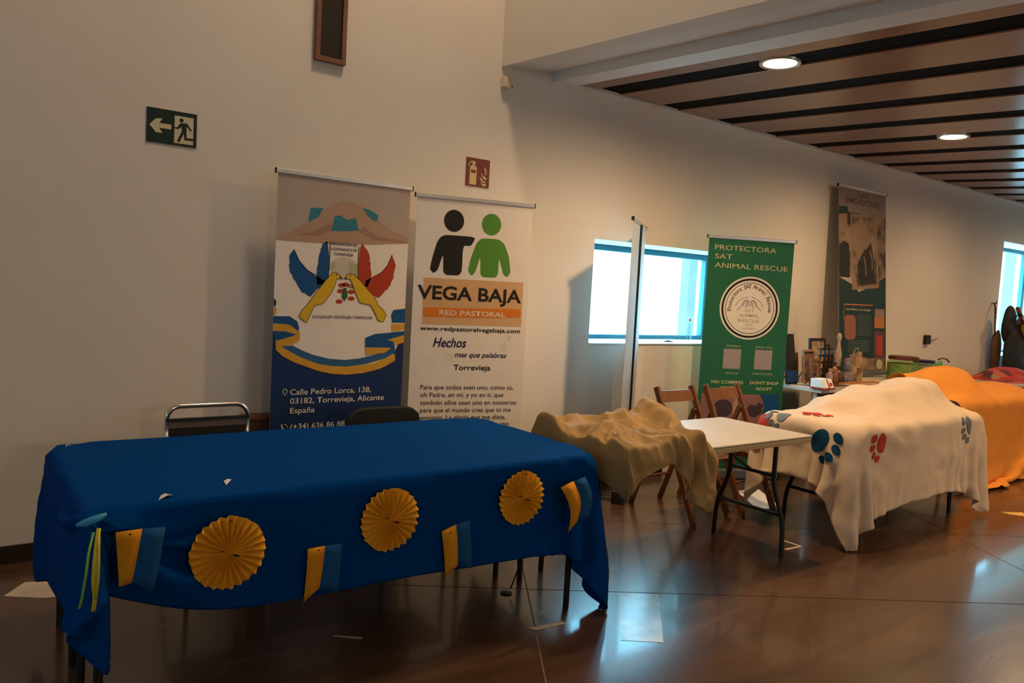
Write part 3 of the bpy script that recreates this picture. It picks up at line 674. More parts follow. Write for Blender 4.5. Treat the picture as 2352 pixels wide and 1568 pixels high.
b.poly([(.199, 1.101), (.355, 1.101), (.355, .935), (.199, .935)], 'ink_grey', 1, 'blank_square'); b.poly([(.480, 1.103), (.637, 1.103), (.637, .938), (.480, .938)], 'ink_grey', 1, 'blank_square')
b.text('APADRINA', .215, .348, 1.118, 'ink_palegreen', .017, 1, .002); b.text('DONA AQUI', .483, .634, 1.118, 'ink_palegreen', .017, 1, .002)
b.text('SPONSOR', .228, .345, .889, 'ink_palegreen', .017, 1, .002); b.text('DONATE HERE', .469, .652, .893, 'ink_palegreen', .017, 1, .002)
b.text('NO COMPRES', .110, .395, .810, 'ink_cream', .026, 1, .014); b.text("DON'T SHOP", .455, .715, .812, 'ink_cream', .026, 1, .014)
b.text('ADOPTA', .190, .345, .762, 'ink_cream', .026, 1, .014); b.text('ADOPT', .510, .660, .763, 'ink_cream', .026, 1, .014)
b.poly([(.03, .722), (.55, .724), (.58, .68), (.60, .62), (.56, .50), (.60, .3), (.03, .3)], 'ink_dog', 1, 'dog_photo'); b.poly([(.55, .727), (.735, .728), (.735, .3), (.60, .3), (.57, .5), (.605, .62), (.585, .68)], 'ink_blue', 1, 'photo_background')
b.ellipse(.23, .60, .085, .075, 'ink_brownblack', 2, 'dog_ear'); b.poly([(.44, .60), (.47, .64), (.52, .63), (.55, .66), (.59, .64), (.575, .56), (.52, .53), (.46, .54)], 'ink_brownblack', 2, 'dog_ear'); b.ellipse(.36, .60, .045, .10, 'ink_skin', 2, 'dog_snout')

# ---- tall dark banner standing on the rear table, leaning back
b = Banner('tall_banner', (7.17, 4.36), (8.07, 4.36), .86, 2.70, 'tall dark photo banner standing on the table behind the glass jars', 'banner_grey', lean=.09, base=False)
dk = mix_cloth('photo_dark', (.035, .028, .03), (.30, .20, .13), 4.5, .50)
MATS['photo_dark'] = dk
ink('ink_deepteal', (.004, .030, .032)); ink('ink_sepia', (.26, .17, .11)); ink('ink_amber', (.45, .15, .02)); ink('ink_umber', (.10, .045, .035)); ink('ink_greygreen', (.10, .12, .085))
b.poly([(0, 2.698), (.9, 2.698), (.9, 2.46), (0, 2.46)], ink('ink_fog', (.24, .19, .17)), 1, 'photo_top')
b.text('EMOCIONES', .12, .80, 2.55, 'ink_umber', .06, 2, .01); b.text('LAS', .36, .56, 2.63, 'ink_umber', .045, 2, .01)
b.poly([(0, 2.46), (.9, 2.46), (.9, 1.80), (0, 1.80)], 'photo_dark', 1, 'photo_print')
b.poly([(.0, 2.50), (.16, 2.51), (.16, 2.44), (.0, 2.43)], 'ink_deepteal', 2, 'photo_patch')
b.poly([(.0, 2.42), (.15, 2.44), (.15, 2.25), (.0, 2.23)], 'ink_sepia', 2, 'photo_patch')
b.poly([(.0, 2.10), (.08, 2.16), (.18, 2.14), (.2, 1.98), (.2, 1.80), (0, 1.80)], 'black', 2, 'photo_patch')
b.poly([(.21, 2.44), (.70, 2.48), (.76, 1.72), (.24, 1.68)], 'ink_sepia', 2, 'inset_frame')
b.poly([(.24, 2.41), (.67, 2.45), (.72, 1.76), (.27, 1.71)], 'photo_dark', 3, 'inset_photo')
b.poly([(.26, 2.10), (.33, 2.24), (.50, 2.32), (.62, 2.26), (.58, 2.16), (.44, 2.06), (.34, 1.99)], 'ink_sepia', 4, 'pale_figure')
b.poly([(.48, 2.12), (.60, 2.18), (.66, 1.98), (.68, 1.78), (.40, 1.75), (.33, 1.93)], 'black', 4, 'dark_shape')
b.stroke([(.46, 2.03), (.49, 1.95), (.50, 1.86), (.51, 1.83)], .02, 'ink_sepia', 5, 'pale_limb'); b.stroke([(.58, 2.10), (.62, 2.0), (.62, 1.90)], .02, 'ink_sepia', 5, 'pale_limb')
b.poly([(0, 1.80), (.30, 1.72), (.36, 1.66), (.50, 1.70), (.9, 1.84), (.9, .86), (0, .86)], 'ink_deepteal', 1, 'dark_field')
b.stroke([(.09, 1.38), (.09, 1.53), (.64, 1.535)], .012, 'ink_amber', 2, 'gold_line')
b.text('Los Niños y sus Juegos', .13, .60, 1.475, 'ink_cream', .022, 2, .004)
b.poly(rounded([(.10, 1.425), (.31, 1.425), (.31, 1.18), (.10, 1.18)], 2), ink('ink_terracotta', (.26, .10, .06)), 2, 'portrait_photo')
for i in range(10): b.stroke([(.335, 1.425-i*.022), (.60+(i % 3)*.012, 1.425-i*.022)], .007, 'ink_greygreen', 2, 'text_line')
for i in range(6): b.stroke([(.16, 1.165-i*.022), (.58-(i % 2)*.03, 1.165-i*.022)], .007, 'ink_greygreen', 2, 'text_line')
b.poly([(.68, 1.50), (.87, 1.50), (.87, 1.41), (.68, 1.41)], 'ink_sepia', 2, 'side_photo'); b.poly([(.67, 1.41), (.87, 1.41), (.87, 1.30), (.67, 1.30)], 'ink_amber', 2, 'side_photo')
b.poly([(.66, 1.27), (.87, 1.27), (.87, .99), (.66, .99)], 'ink_umber', 2, 'side_photo'); b.poly([(.71, 1.22), (.83, 1.22), (.83, 1.02), (.71, 1.02)], 'ink_red', 3, 'side_photo')
b.poly([(.10, .985), (.88, .99), (.88, .865), (.10, .865)], 'photo_dark', 2, 'landscape_photo'); b.ellipse(.765, .925, .062, .052, 'ink_cream', 3, 'oval_seal'); b.stroke([(.12, .99), (.5, .995)], .01, 'ink_amber', 3, 'gold_line')
MB().bar(b.P(-.01, .835, -.01), b.P(.91, .835, -.01), .06, .045).build('base_bar', 'alu_dark', b.e, bevel=.01)

# ---- banner seen from its edge in front of the window
b = Banner('roll_up_banner', (4.52, 4.38), (3.915, 3.92), .09, 2.03, 'pale roll-up banner seen edge-on in front of the window', 'banner_pale')
# ================================================================ tables
def folding_table(name, x0, x1, y0, y1, h, label, top_m, group='folding tables', frames=None, edge_m=None, straight=False):
    e = empty(name, ((x0+x1)/2, (y0+y1)/2, 0), label, 'table', group)
    MB().box(x0, x1, y0, y1, h-.012, h).build('table_top', top_m, e, bevel=.006)
    MB().box(x0+.003, x1-.003, y0+.003, y1-.003, h-.045, h-.0125).build('table_edge', edge_m or top_m, e, bevel=.008)
    cy = (y0+y1)/2; k = (y1-y0)/2
    for fx in frames:
        for s in (-1, 1):
            if straight: pts = [(fx, cy+s*(k-.06), h-.046), (fx, cy+s*(k-.06), .0)]
            else: pts = [(fx, cy+s*(k-.17), h-.046), (fx, cy+s*(k-.17), .44), (fx, cy+s*(k-.155), .38), (fx, cy+s*(k-.10), .24), (fx, cy+s*(k-.085), .16), (fx, cy+s*(k-.08), .0)]
            MB().tube(pts, .0145, 10).build('leg', 'metal_dark', e, smooth=True)
        if not straight:
            MB().tube([(fx, cy-k+.10, .245), (fx, cy+k-.10, .245)], .0115, 8).build('crossbar', 'metal_dark', e, smooth=True)
            MB().tube([(fx, cy-k+.17, .47), (fx, cy+k-.17, .47)], .0115, 8).build('crossbar', 'metal_dark', e, smooth=True)
            d = 1 if fx < (x0+x1)/2 else -1
            MB().tube([(fx, cy, .47), (fx+d*.38, cy, h-.05)], .010, 8).build('brace', 'metal_dark', e, smooth=True)
    return e

folding_table('folding_table', .385, 2.475, 2.645, 3.135, .728, 'front folding table hidden under the blue cloth with black legs showing', 'plastic_white', frames=(.42, 2.42), straight=True)
folding_table('folding_table', .385, 2.475, 3.145, 3.635, .728, 'rear folding table hidden under the blue cloth nearest the wall', 'plastic_white', frames=(.41, 2.36), straight=True)
folding_table('folding_table', 2.58, 4.13, 2.545, 3.205, .74, 'white-topped folding table with black wishbone legs half covered by a beige cloth', 'plastic_white', frames=(2.60, 4.03), edge_m='plastic_edge')
folding_table('folding_table', 4.545, 6.325, 2.545, 3.175, .728, 'folding table with black legs under the white paw print cloth', 'plastic_white', frames=(4.74, 6.16))
folding_table('folding_table', 6.78, 8.75, 2.93, 3.61, .73, 'folding table covered to the floor by the orange cloth', 'plastic_white', frames=(6.85, 8.5))

# ---------------------------------------------------------------- blue tablecloth
def noise_z(p, amp):
    p = p.copy(); nx, ny = p.shape[:2]
    r = np.random.rand(nx//3+3, ny//3+3)
    i = np.arange(nx)/3; j = np.arange(ny)/3; i0 = i.astype(int); j0 = j.astype(int); fi = (i-i0)[:, None]; fj = (j-j0)[None]
    v = r[i0][:, j0]*(1-fi)*(1-fj)+r[i0+1][:, j0]*fi*(1-fj)+r[i0][:, j0+1]*(1-fi)*fj+r[i0+1][:, j0+1]*fi*fj
    p[..., 2] += v*amp; return p
def sample(P, x, y, x0, y0, s):
    """point of a draped cloth at rest coordinate (x, y)"""
    i = min(max((x-x0)/s, 0), P.shape[0]-1.001); j = min(max((y-y0)/s, 0), P.shape[1]-1.001)
    a, b_ = int(i), int(j); f, g = i-a, j-b_
    return P[a, b_]*(1-f)*(1-g)+P[a+1, b_]*f*(1-g)+P[a, b_+1]*(1-f)*g+P[a+1, b_+1]*f*g

def blue_cloth():
    s = .026; p, nx, ny = grid(-.06, 2.94, 2.25, 3.78, s, .765)
    a = .36-p[..., 0]; b_ = 2.62-p[..., 1]
    m = (abs(a+b_-.12) < .04) & (a > -.05) & (b_ > -.05)
    knot = np.array([.375, 2.590, .735])
    P = drape(noise_z(p, .004), nx, ny, s, [('box', .36, 2.50, 2.62, 3.66, .745)], steps=150, iters=11, ties=[(m, knot, .028)], bend=.006, fric=.95)
    P = wrinkle(P, p, .003, 3, 3, 5)
    e_ = (P[..., 1] < 2.618) & (P[..., 2] > .722) & (P[..., 2] < .752) & (P[..., 0] > .55); P[e_, 2] = .7515      # crisp front edge
    e_ = (P[..., 0] > 2.50) & (P[..., 2] > .722) & (P[..., 2] < .752); P[e_, 2] = .7515
    grid_mesh('blue_tablecloth', P, 'blue_cloth', thick=.003, crease=.85)
    return P
BLUE = blue_cloth()
o = bpy.data.objects['blue_tablecloth']; tag(o, 'dark blue tablecloth over the long table, its near corner knotted with ribbon', 'tablecloth')
bm_ = o
def skirt_y(x, z, w=.06):
    """front of the blue skirt near (x, z)"""
    q = BLUE.reshape(-1, 3); k = (abs(q[:, 0]-x) < w) & (abs(q[:, 2]-z) < w) & (q[:, 1] < 2.75)
    return float(q[k, 1].min()) if k.any() else 2.60

def rosette(x, z, r, label, spin):
    n = 26; y = skirt_y(x, z, r)-.016
    e = empty('paper_rosette', (x, y, z), label, 'paper fan', 'yellow paper fans pinned to the blue cloth')
    vs = [(x, y-.006, z)]; fs = []; rnd = random.Random(int(spin*100))
    for i in range(2*n):
        a = spin+2*PI*i/(2*n); rr = r*(1+rnd.uniform(-.02, .02)); dy = -.010 if i % 2 else .010
        vs.append((x+rr*.45*math.cos(a), y+dy*.8, z+rr*.45*math.sin(a))); vs.append((x+rr*math.cos(a), y+dy, z+rr*math.sin(a)*(1.0 if i % 2 else .985)))
    for i in range(2*n):
        j = (i+1) % (2*n); fs += [(0, 1+2*i, 1+2*j), (1+2*i, 2+2*i, 2+2*j, 1+2*j)]
    q = MB().add(vs, fs).build('pleated_disc', 'yellow_paper', e)
    sd = q.modifiers.new('solid', 'SOLIDIFY'); sd.thickness = .001
    for s_ in (-1, 1):
        MB().prism([(x+s_*.012, z-s_*.004+.003), (x+s_*.030, z-s_*.012+.004), (x+s_*.032, z-s_*.014), (x+s_*.014, z-s_*.010)], lambda a, b_, d: (a, y-.0165-d, b_), 0, .001).build('slit', 'black', e)
    MB().lathe([(.0, 0), (.004, .0), (.004, .003), (0, .003)], 8, (x, y-.02, z+r*.9)).build('pin', 'metal_dark', e)
rosette(.78, .571, .124, 'yellow pleated paper fan at the left of the blue tablecloth front', .1)
rosette(1.395, .592, .122, 'yellow pleated paper fan in the middle of the blue tablecloth front', .35)
rosette(2.03, .602, .118, 'yellow pleated paper fan at the right of the blue tablecloth front', .6)

def pennant(pts_y, pts_b, label, curve=0.):
    x = sum(p[0] for p in pts_y+pts_b)/8; z = sum(p[1] for p in pts_y+pts_b)/8
    y = skirt_y(x, z, .11)-.008
    e = empty('paper_pennant', (x, y, z), label, 'pennant', 'yellow and blue pennants on the blue cloth')
    for pts, m, nm, s_ in ((pts_y, 'flag_yellow', 'yellow_half', 0), (pts_b, 'flag_blue', 'blue_half', 1)):
        # quad: top-left, top-right, bottom-right, bottom-left -> small curved grid
        tl, tr, br, bl_ = [np.array(q) for q in pts]; v = []; f = []; n = 6
        for i in range(n+1):
            t = i/n; L = tl*(1-t)+bl_*t; R = tr*(1-t)+br*t
            bow = curve*math.sin(PI*t)
            for c, q in ((0, L), (1, R)):
                v.append((q[0]+bow, y-.006*math.sin(PI*t*.9)-(.004 if s_ == 0 and c == 0 else 0), q[1]))
        for i in range(n): f.append((2*i, 2*i+1, 2*i+3, 2*i+2))
        q = MB().add(v, f).build(nm, m, e, smooth='all'); sd = q.modifiers.new('solid', 'SOLIDIFY'); sd.thickness = .0012
    MB().lathe([(0, 0), (.004, 0), (.004, .003), (0, .003)], 8, (pts_y[0][0]+.04, y-.008, pts_y[0][1]-.012)).build('pin', 'metal_dark', e)
k = 1.032
def Z(z): return 1.5-(1.5-z)*k
pennant([(.43, .705), (.505, .705), (.478, .54), (.442, .535)], [(.505, .705), (.572, .700), (.540, .495), (.478, .54)], 'yellow and blue pennant beside the knotted corner of the blue cloth')
pennant([(1.068, .530), (1.135, .530), (1.118, .375), (1.058, .335)], [(1.135, .530), (1.200, .527), (1.190, .340), (1.118, .375)], 'yellow and blue pennant hanging between the left and middle yellow fans')
pennant([(1.633, .510), (1.703, .528), (1.720, .355), (1.660, .318)], [(1.703, .528), (1.770, .535), (1.790, .330), (1.720, .355)], 'yellow and blue pennant hanging between the middle and right yellow fans')
pennant([(2.205, .640), (2.280, .660), (2.315, .470), (2.262, .430)], [(2.280, .660), (2.350, .672), (2.385, .480), (2.315, .470)], 'curved yellow and blue pennant at the right end of the blue cloth', .03)

def ribbons():
    dx_ = .035
    e = empty('corner_ribbon', (.365, 2.56, .73), 'light blue knot with hanging yellow and green ribbons at the tablecloth corner', 'ribbon')
    MB().tube([(.335, 2.580, .722), (.355, 2.558, .732), (.382, 2.552, .742), (.412, 2.565, .750)], [.005, .012, .012, .006], 8).build('knot_band', 'ribbon_lightblue', e, smooth=True)
    def strip(pts, w, m, nm):
        v = []; f = []
        for i, p in enumerate(pts): v += [(p[0]+dx_-w/2, p[1], p[2]), (p[0]+dx_+w/2, p[1]-.002, p[2])]
        for i in range(len(pts)-1): f.append((2*i, 2*i+1, 2*i+3, 2*i+2))
        q = MB().add(v, f).build(nm, m, e, smooth='all'); sd = q.modifiers.new('solid', 'SOLIDIFY'); sd.thickness = .001
    yy = 2.475
    strip([(.352, 2.53, .72), (.342, 2.50, .68), (.334, yy, .63), (.332, yy, .58), (.337, yy, .53), (.333, yy, .49)], .012, 'ribbon_yellow', 'hanging_ribbon')
    strip([(.352, 2.53, .72), (.347, 2.495, .68), (.344, yy-.004, .63), (.343, yy-.004, .58), (.338, yy-.004, .525)], .008, 'ribbon_yellow', 'hanging_ribbon')
    strip([(.338, 2.53, .71), (.322, 2.50, .66), (.313, yy, .61), (.308, yy, .57), (.302, yy, .53), (.296, yy, .505)], .007, 'ribbon_green', 'hanging_ribbon')
ribbons()
for i, (x, y, a, lab) in enumerate(((.60, 2.665, .4, 'small crumpled white paper scrap on the front edge of the blue table'), (.83, 2.77, .9, 'small folded white paper scrap further in on the blue table'), (.43, 3.59, .2, 'tiny white paper speck on the far left of the blue table'))):
    r = .03 if i < 2 else .012; z = .754
    c, s_ = math.cos(a), math.sin(a)
    pts = [(-1, -.3, 0), (.2, -.45, .012), (1, .1, .002), (.5, .4, .0), (-.3, .3, .008)]
    q = MB().add([(x+r*(c*u-s_*v), y+r*(s_*u+c*v), z+w) for u, v, w in pts]+[(x, y, z+.014 if i < 2 else z+.004)], [(0, 1, 5), (1, 2, 5), (2, 3, 5), (3, 4, 5), (4, 0, 5)]).build('paper_scrap', 'paper_white')
    sd = q.modifiers.new('solid', 'SOLIDIFY'); sd.thickness = .0015
    tag(q, lab, 'paper scrap', 'paper scraps on the blue table')

# ---------------------------------------------------------------- beige cloth thrown over the white table
def beige_cloth():
    nx, ny = 90, 84; u, v = np.meshgrid(np.linspace(0, 1, nx), np.linspace(0, 1, ny), indexing='ij')
    top = .70; y_back = 3.235
    drop = .14+.05*np.sin(u*9+1)+.17*np.clip((u-.62)/.25, 0, 1)-.05*np.exp(-((u-.52)/.10)**2)
    t = v*(top+drop)                                    # length along the cloth from its back edge
    y_t = y_back-np.minimum(t, top); w = np.clip((y_t-2.53)/.70, 0, 1)
    x = 2.40+u*(.77+.42*w)+.02*np.sin(v*13+u*4); left = np.maximum(2.566-x, 0); x = np.where(left > 0, 2.566-.012*np.clip(left/.04, 0, 1), x)
    g = lambda c, s, a: a*np.exp(-((u-c)/s)**2)
    h = g(.84, .085, 1)*(.085+.05*np.sin(v*7.5+.4))+g(.60, .10, .035)*(1+np.sin(v*9))+g(.33, .10, 1)*(.03+.045*np.sin(v*5+2.2)**2)+g(.12, .07, .04)*(1+np.sin(v*8+1))
    h = h+.050*ridges(u*6.0+v*1.5, v*4.5-u, 41)+.022*ridges(u*11, v*8+u*2, 47)
    edge = np.clip((1-u)/.07, 0, 1)*np.clip(1-left/.05, .1, 1)*np.clip(v/.05+.15, 0, 1); h = h*edge+.004
    over = np.maximum(t-top, 0)                         # hanging part, rounded over the table edge
    bend_ = np.clip((t-top+.09)/.09, 0, 1)
    fold = .030*np.sin(u*33+2*np.sin(u*9))*np.clip(over/.08, 0, 1)+.03*ridges(u*8, v*3, 52)*np.clip(over/.05, 0, 1)
    y = y_t-.012-.6*h*bend_-fold*.8-.015*np.clip(over/.05, 0, 1)
    z = .747+h*(1-.75*np.clip(over/.06, 0, 1))-np.maximum(over, left)
    P = relax(np.stack([x, y, z], -1)); P[..., 2] = np.where((P[..., 1] > 2.53) & (P[..., 0] > 2.575), np.maximum(P[..., 2], .748), P[..., 2])
    o = grid_mesh('beige_cloth', P[:, ::-1], 'beige_cloth', thick=.003)
    tag(o, 'crumpled beige cloth thrown over the left half of the white table', 'cloth')
beige_cloth()

# ---------------------------------------------------------------- white cloth with paw prints
def paw_cloth():
    s = .026; X0, X1, Y0, Y1 = 4.24, 6.64, 2.05, 3.55
    p, nx, ny = grid(X0, X1, Y0, Y1, s, .98)
    obs = [('box', 4.52, 6.35, 2.52, 3.20, .742), ('box', 5.42, 5.80, 2.80, 3.12, .90), ('box', 5.80, 6.14, 2.76, 3.06, .955), ('box', 5.05, 5.42, 2.92, 3.15, .83), ('box', 6.74, 8.75, 2.90, 3.62, .80)]
    P = drape(noise_z(p, .02), nx, ny, s, obs, steps=130, iters=11, bend=.008, fric=.7)
    P = wrinkle(relax(P, 1), p, .034, 4.5, 4.0, 21)
    o = grid_mesh('paw_print_cloth', P, mat('white_cloth', (.74, .60, .46), .8, .03, 8, bump=.05, bump_scale=300, spec=.15), thick=.003)
    tag(o, 'white cloth with blue and red paw prints draped over a heaped table', 'tablecloth')
    # paw prints lie on the cloth, printed
    dx = np.gradient(P, axis=0); dy = np.gradient(P, axis=1); Nn = np.cross(dx, dy); Nn /= np.linalg.norm(Nn, axis=-1)[..., None]+1e-9
    def pad(cx, cy, rx, ry, rot, m):
        v = []; f = []; n = 18; R = 4
        def at(x, y):
            b_ = sample(P, x, y, X0, Y0, s); nn = sample(Nn, x, y, X0, Y0, s); return b_+nn*.0055
        v.append(at(cx, cy))
        for r in range(1, R+1):
            for i in range(n):
                t = 2*PI*i/n; a, b_ = rx*r/R*math.cos(t), ry*r/R*math.sin(t)
                v.append(at(cx+a*math.cos(rot)-b_*math.sin(rot), cy+a*math.sin(rot)+b_*math.cos(rot)))
        for i in range(n):
            f.append((0, 1+i, 1+(i+1) % n))
            for r in range(R-1): a0 = 1+r*n; b0 = a0+n; f.append((a0+i, b0+i, b0+(i+1) % n, a0+(i+1) % n))
        MB().add(v, f).build('paw_pad', m, o, smooth='all')
    q = P.reshape(-1, 3)
    def paw(world, rot, m, sc=1.):
        w = np.array(world); k_ = int(((q-w)**2).sum(1).argmin()); i, j = divmod(k_, ny); cx, cy = X0+i*s, Y0+j*s
        def R(a, b_): return cx+sc*(a*math.cos(rot)-b_*math.sin(rot)), cy+sc*(a*math.sin(rot)+b_*math.cos(rot))
        pad(*R(0, -.03), .062*sc, .048*sc, rot, m)
        for a, b_ in ((-.075, .035), (-.032, .068), (.022, .070), (.068, .040)): pad(*R(a, b_), .021*sc, .028*sc, rot, m)
    pb = mat('paw_blue', (.004, .058, .15), .8, .05, 30, spec=.15); pr = mat('paw_red', (.55, .06, .035), .8, .08, 30, spec=.15); pf = mat('paw_faded', (.16, .20, .24), .8, .1, 30, spec=.15)
    paw((4.49, 2.68, .62), 2.9, pb, 1.15); paw((4.80, 2.50, .63), 1.9, pr, .95); paw((4.74, 2.92, .76), 2.6, pr, 1.0); paw((6.02, 2.50, .66), 2.2, pf, .9); paw((4.46, 3.18, .62), 1.2, pr, 1.2); paw((4.52, 3.05, .75), .5, pf, .8)
    return P
paw_cloth()

def orange_cloth():
    s = .036; p, nx, ny = grid(6.56, 9.06, 2.24, 3.90, s, 1.05)
    obs = [('box', 6.76, 8.75, 2.92, 3.62, .742), ('ell', (7.35, 3.30, .78), (.42, .24, .22)), ('ell', (6.92, 3.48, .76), (.14, .12, .17)), ('ell', (8.3, 3.25, .74), (.45, .25, .08))]
    P = drape(noise_z(p, .02), nx, ny, s, obs, steps=130, iters=11, bend=.01, fric=.7)
    P = wrinkle(relax(P, 1), p, .034, 3.0, 3.0, 33)
    tag(grid_mesh('orange_cloth', P, 'orange_cloth', thick=.003), 'large orange cloth reaching the floor over a heaped table', 'tablecloth')
orange_cloth()
# ================================================================ chairs
def wood_chair(x, y, label):
    e = empty('folding_chair', (x, y, 0), label, 'chair', 'brown wooden folding chairs behind the white table')
    w = .36
    for s in (-1, 1):
        xx = x+s*w/2
        MB().bar((xx, y+.0, .875), (xx, y-.41, 0), .042, .026, (1, 0, 0)).build('long_leg', 'wood_chair', e, bevel=.004)
        MB().bar((xx-s*.03, y-.075, .72), (xx-s*.03, y+.20, 0), .036, .022, (1, 0, 0)).build('rear_leg', 'wood_chair', e, bevel=.004)
    v = []; f = []; n = 10
    for i in range(n+1):
        t = i/n; xx = x-w/2+.02+(w-.04)*t; bow = .018*math.sin(PI*t)
        for dz, dy in ((.85, 0), (.775, -.035)): v += [(xx, y-.012+dy+bow+.009, dz-.006*math.sin(PI*t)), (xx, y-.012+dy+bow-.009, dz-.006*math.sin(PI*t))]
    for i in range(n):
        a = i*4; b_ = a+4; f += [(a, b_, b_+1, a+1), (a+2, a+3, b_+3, b_+2), (a, a+2, b_+2, b_), (a+1, b_+1, b_+3, a+3)]
    f += [(0, 1, 3, 2), (n*4, n*4+2, n*4+3, n*4+1)]
    MB().add(v, f).build('back_rail', 'wood_chair', e)
    for i in range(5):
        yy = y-.46+i*.062; MB().box(x-w/2+.03, x+w/2-.03, yy, yy+.05, .435, .45).build('seat_slat', 'wood_chair', e, bevel=.003)
    for s in (-1, 1): MB().box(x+s*(w/2-.05)-.012, x+s*(w/2-.05)+.012, y-.46, y-.10, .405, .4345).build('seat_rail', 'wood_chair', e)
    MB().tube([(x-w/2, y-.31, .215), (x+w/2, y-.31, .215)], .010, 8).build('stretcher', 'wood_chair', e)
    MB().tube([(x-w/2+.03, y+.12, .21), (x+w/2-.03, y+.12, .21)], .010, 8).build('stretcher', 'wood_chair', e)
wood_chair(4.20, 3.69, 'brown wooden folding chair in front of the bare wall behind the white table')
wood_chair(4.715, 3.69, 'brown wooden folding chair in front of the green banner')

def metal_chair():
    x0, x1, y = .895, 1.285, 3.98
    e = empty('metal_chair', ((x0+x1)/2, y, 0), 'chrome tube chair with dark striped back against the wall behind the blue table', 'chair')
    pts = [(x0, y-.10, .45), (x0, y, .70)]
    r = .06; zt = .835
    for i in range(7): a = PI-(PI/2)*i/6; pts.append((x0+r+r*math.cos(a), y, zt-r+r*math.sin(a)))
    for i in range(7): a = PI/2-(PI/2)*i/6; pts.append((x1-r+r*math.cos(a), y, zt-r+r*math.sin(a)))
    pts += [(x1, y, .70), (x1, y-.10, .45)]
    MB().tube(pts, .0125, 10).build('back_frame', 'chrome', e, smooth=True)
    MB().box(x0-.008, x1+.008, y-.012, y+.012, .762, .774).build('back_trim', 'chair_black', e)
    MB().box(x0+.004, x1-.004, y-.008, y+.008, .728, .7615).build('back_strap', 'chair_grey', e)
    MB().box(x0+.0, x1-.0, y-.009, y+.009, .676, .7275).build('back_strap', 'chair_black', e)
    MB().box(x0+.004, x1-.004, y-.008, y+.008, .58, .6755).build('back_strap', 'chair_grey', e)
    MB().box(x0+.01, x1-.01, y-.42, y-.06, .43, .46).build('seat', 'chair_black', e, bevel=.01)
    for s in (x0, x1):
        MB().tube([(s, y-.10, .45), (s, y+.06, 0)], .0125, 8).build('leg', 'chrome', e, smooth=True)
        MB().tube([(s, y-.12, .45), (s, y-.40, .45), (s, y-.42, .43), (s, y-.44, 0)], .0125, 8).build('leg', 'chrome', e, smooth=True)
metal_chair()
def black_chair():
    x0, x1, y = 1.80, 2.255, 3.90
    e = empty('padded_chair', ((x0+x1)/2, y, 0), 'black padded chair tucked behind the blue table in front of the banners', 'chair')
    q = []
    for u, z in rounded([(x0, .46), (x1, .46), (x1, .795), (x0, .795)], 3): q.append((u, z))
    MB().prism(q, lambda a, b_, d: (a, y+d, b_), -.02, .02).build('backrest', 'chair_black', e, bevel=.008)
    MB().box(x0+.02, x1-.02, y-.43, y-.03, .40, .45).build('seat', 'chair_black', e, bevel=.015)
    for s in (x0+.04, x1-.04):
        MB().tube([(s, y-.05, .42), (s, y+.04, 0)], .012, 8).build('leg', 'metal_dark', e, smooth=True)
        MB().tube([(s, y-.40, .41), (s, y-.42, 0)], .012, 8).build('leg', 'metal_dark', e, smooth=True)
black_chair()
def cabinet():
    e = empty('low_cabinet', (1.65, 4.40, 0), 'low dark brown wooden cabinet against the wall behind the bird banner', 'cabinet')
    MB().box(1.40, 1.95, 4.365, 4.46, .0, .675).build('carcass', 'wood_brown', e); MB().box(1.395, 1.955, 4.36, 4.46, .6755, .695).build('top_board', mat('wood_top', (.15, .06, .02), .5, .15, 10), e)
    for a, b_ in ((1.41, 1.67), (1.68, 1.94)): MB().box(a, b_, 4.358, 4.3645, .03, .66).build('door', 'wood_brown', e)
cabinet()

# ================================================================ rear display tables and what stands on them
def display_table(x0, x1, y0, y1, h, label, skirt):
    e = empty('display_table', ((x0+x1)/2, (y0+y1)/2, 0), label, 'table', 'rear display tables')
    MB().box(x0, x1, y0, y1, h-.035, h).build('table_top', mat('display_top', (.60, .55, .47), .5, .05, 8), e, bevel=.004)
    if skirt: MB().box(x0+.03, x1-.03, y0+.03, y0+.05, .03, h-.036).build('modesty_panel', mat('panel_plum', (.045, .032, .038), .7, .1, 10), e)
    for xx in (x0+.05, x1-.05):
        for yy in (y0+.08, y1-.05): MB().box(xx-.02, xx+.02, yy-.02, yy+.02, 0, h-.036).build('leg', 'alu', e)
display_table(6.02, 7.12, 3.66, 4.28, .795, 'white-topped display table with dark front crowded with framed pictures', True)
display_table(7.14, 9.0, 3.70, 4.44, .795, 'display table behind the orange cloth holding the glass jars', False)
TZ = .796
def framed(x, y, w, h, t, label, fm, pm, rz=0., lean=.10, name='picture_frame'):
    e = empty(name, (x, y, TZ), label, 'picture frame', 'framed pictures on the display table')
    c, s = math.cos(rz), math.sin(rz)
    def L(a, z, d): d2 = d+lean*z; return (x+a*c-d2*s, y+a*s+d2*c, TZ+z)
    def blk(a0, a1, z0, z1, d0, d1, nm, m): MB().hexa([L(a0, z0, d0), L(a1, z0, d0), L(a1, z0, d1), L(a0, z0, d1), L(a0, z1, d0), L(a1, z1, d0), L(a1, z1, d1), L(a0, z1, d1)]).build(nm, m, e)
    blk(-w/2, w/2, 0, t, 0, .018, 'frame_rail', fm); blk(-w/2, w/2, h-t, h, 0, .018, 'frame_rail', fm); blk(-w/2, -w/2+t, t, h-t, 0, .018, 'frame_stile', fm); blk(w/2-t, w/2, t, h-t, 0, .018, 'frame_stile', fm)
    blk(-w/2+t, w/2-t, t, h-t, .008, .014, 'picture', pm)
    MB().tube([L(0, h*.6, .02), L(0, 0.004, .02+h*.35)], .005, 6).build('stand_strut', 'wood_brown', e)
p1 = mix_cloth('art_brown', (.25, .15, .07), (.10, .035, .02), 9, .5); p2 = mix_cloth('art_tan', (.42, .30, .17), (.20, .13, .08), 14, .5); p3 = mix_cloth('art_dark', (.05, .03, .03), (.22, .12, .08), 12, .52)
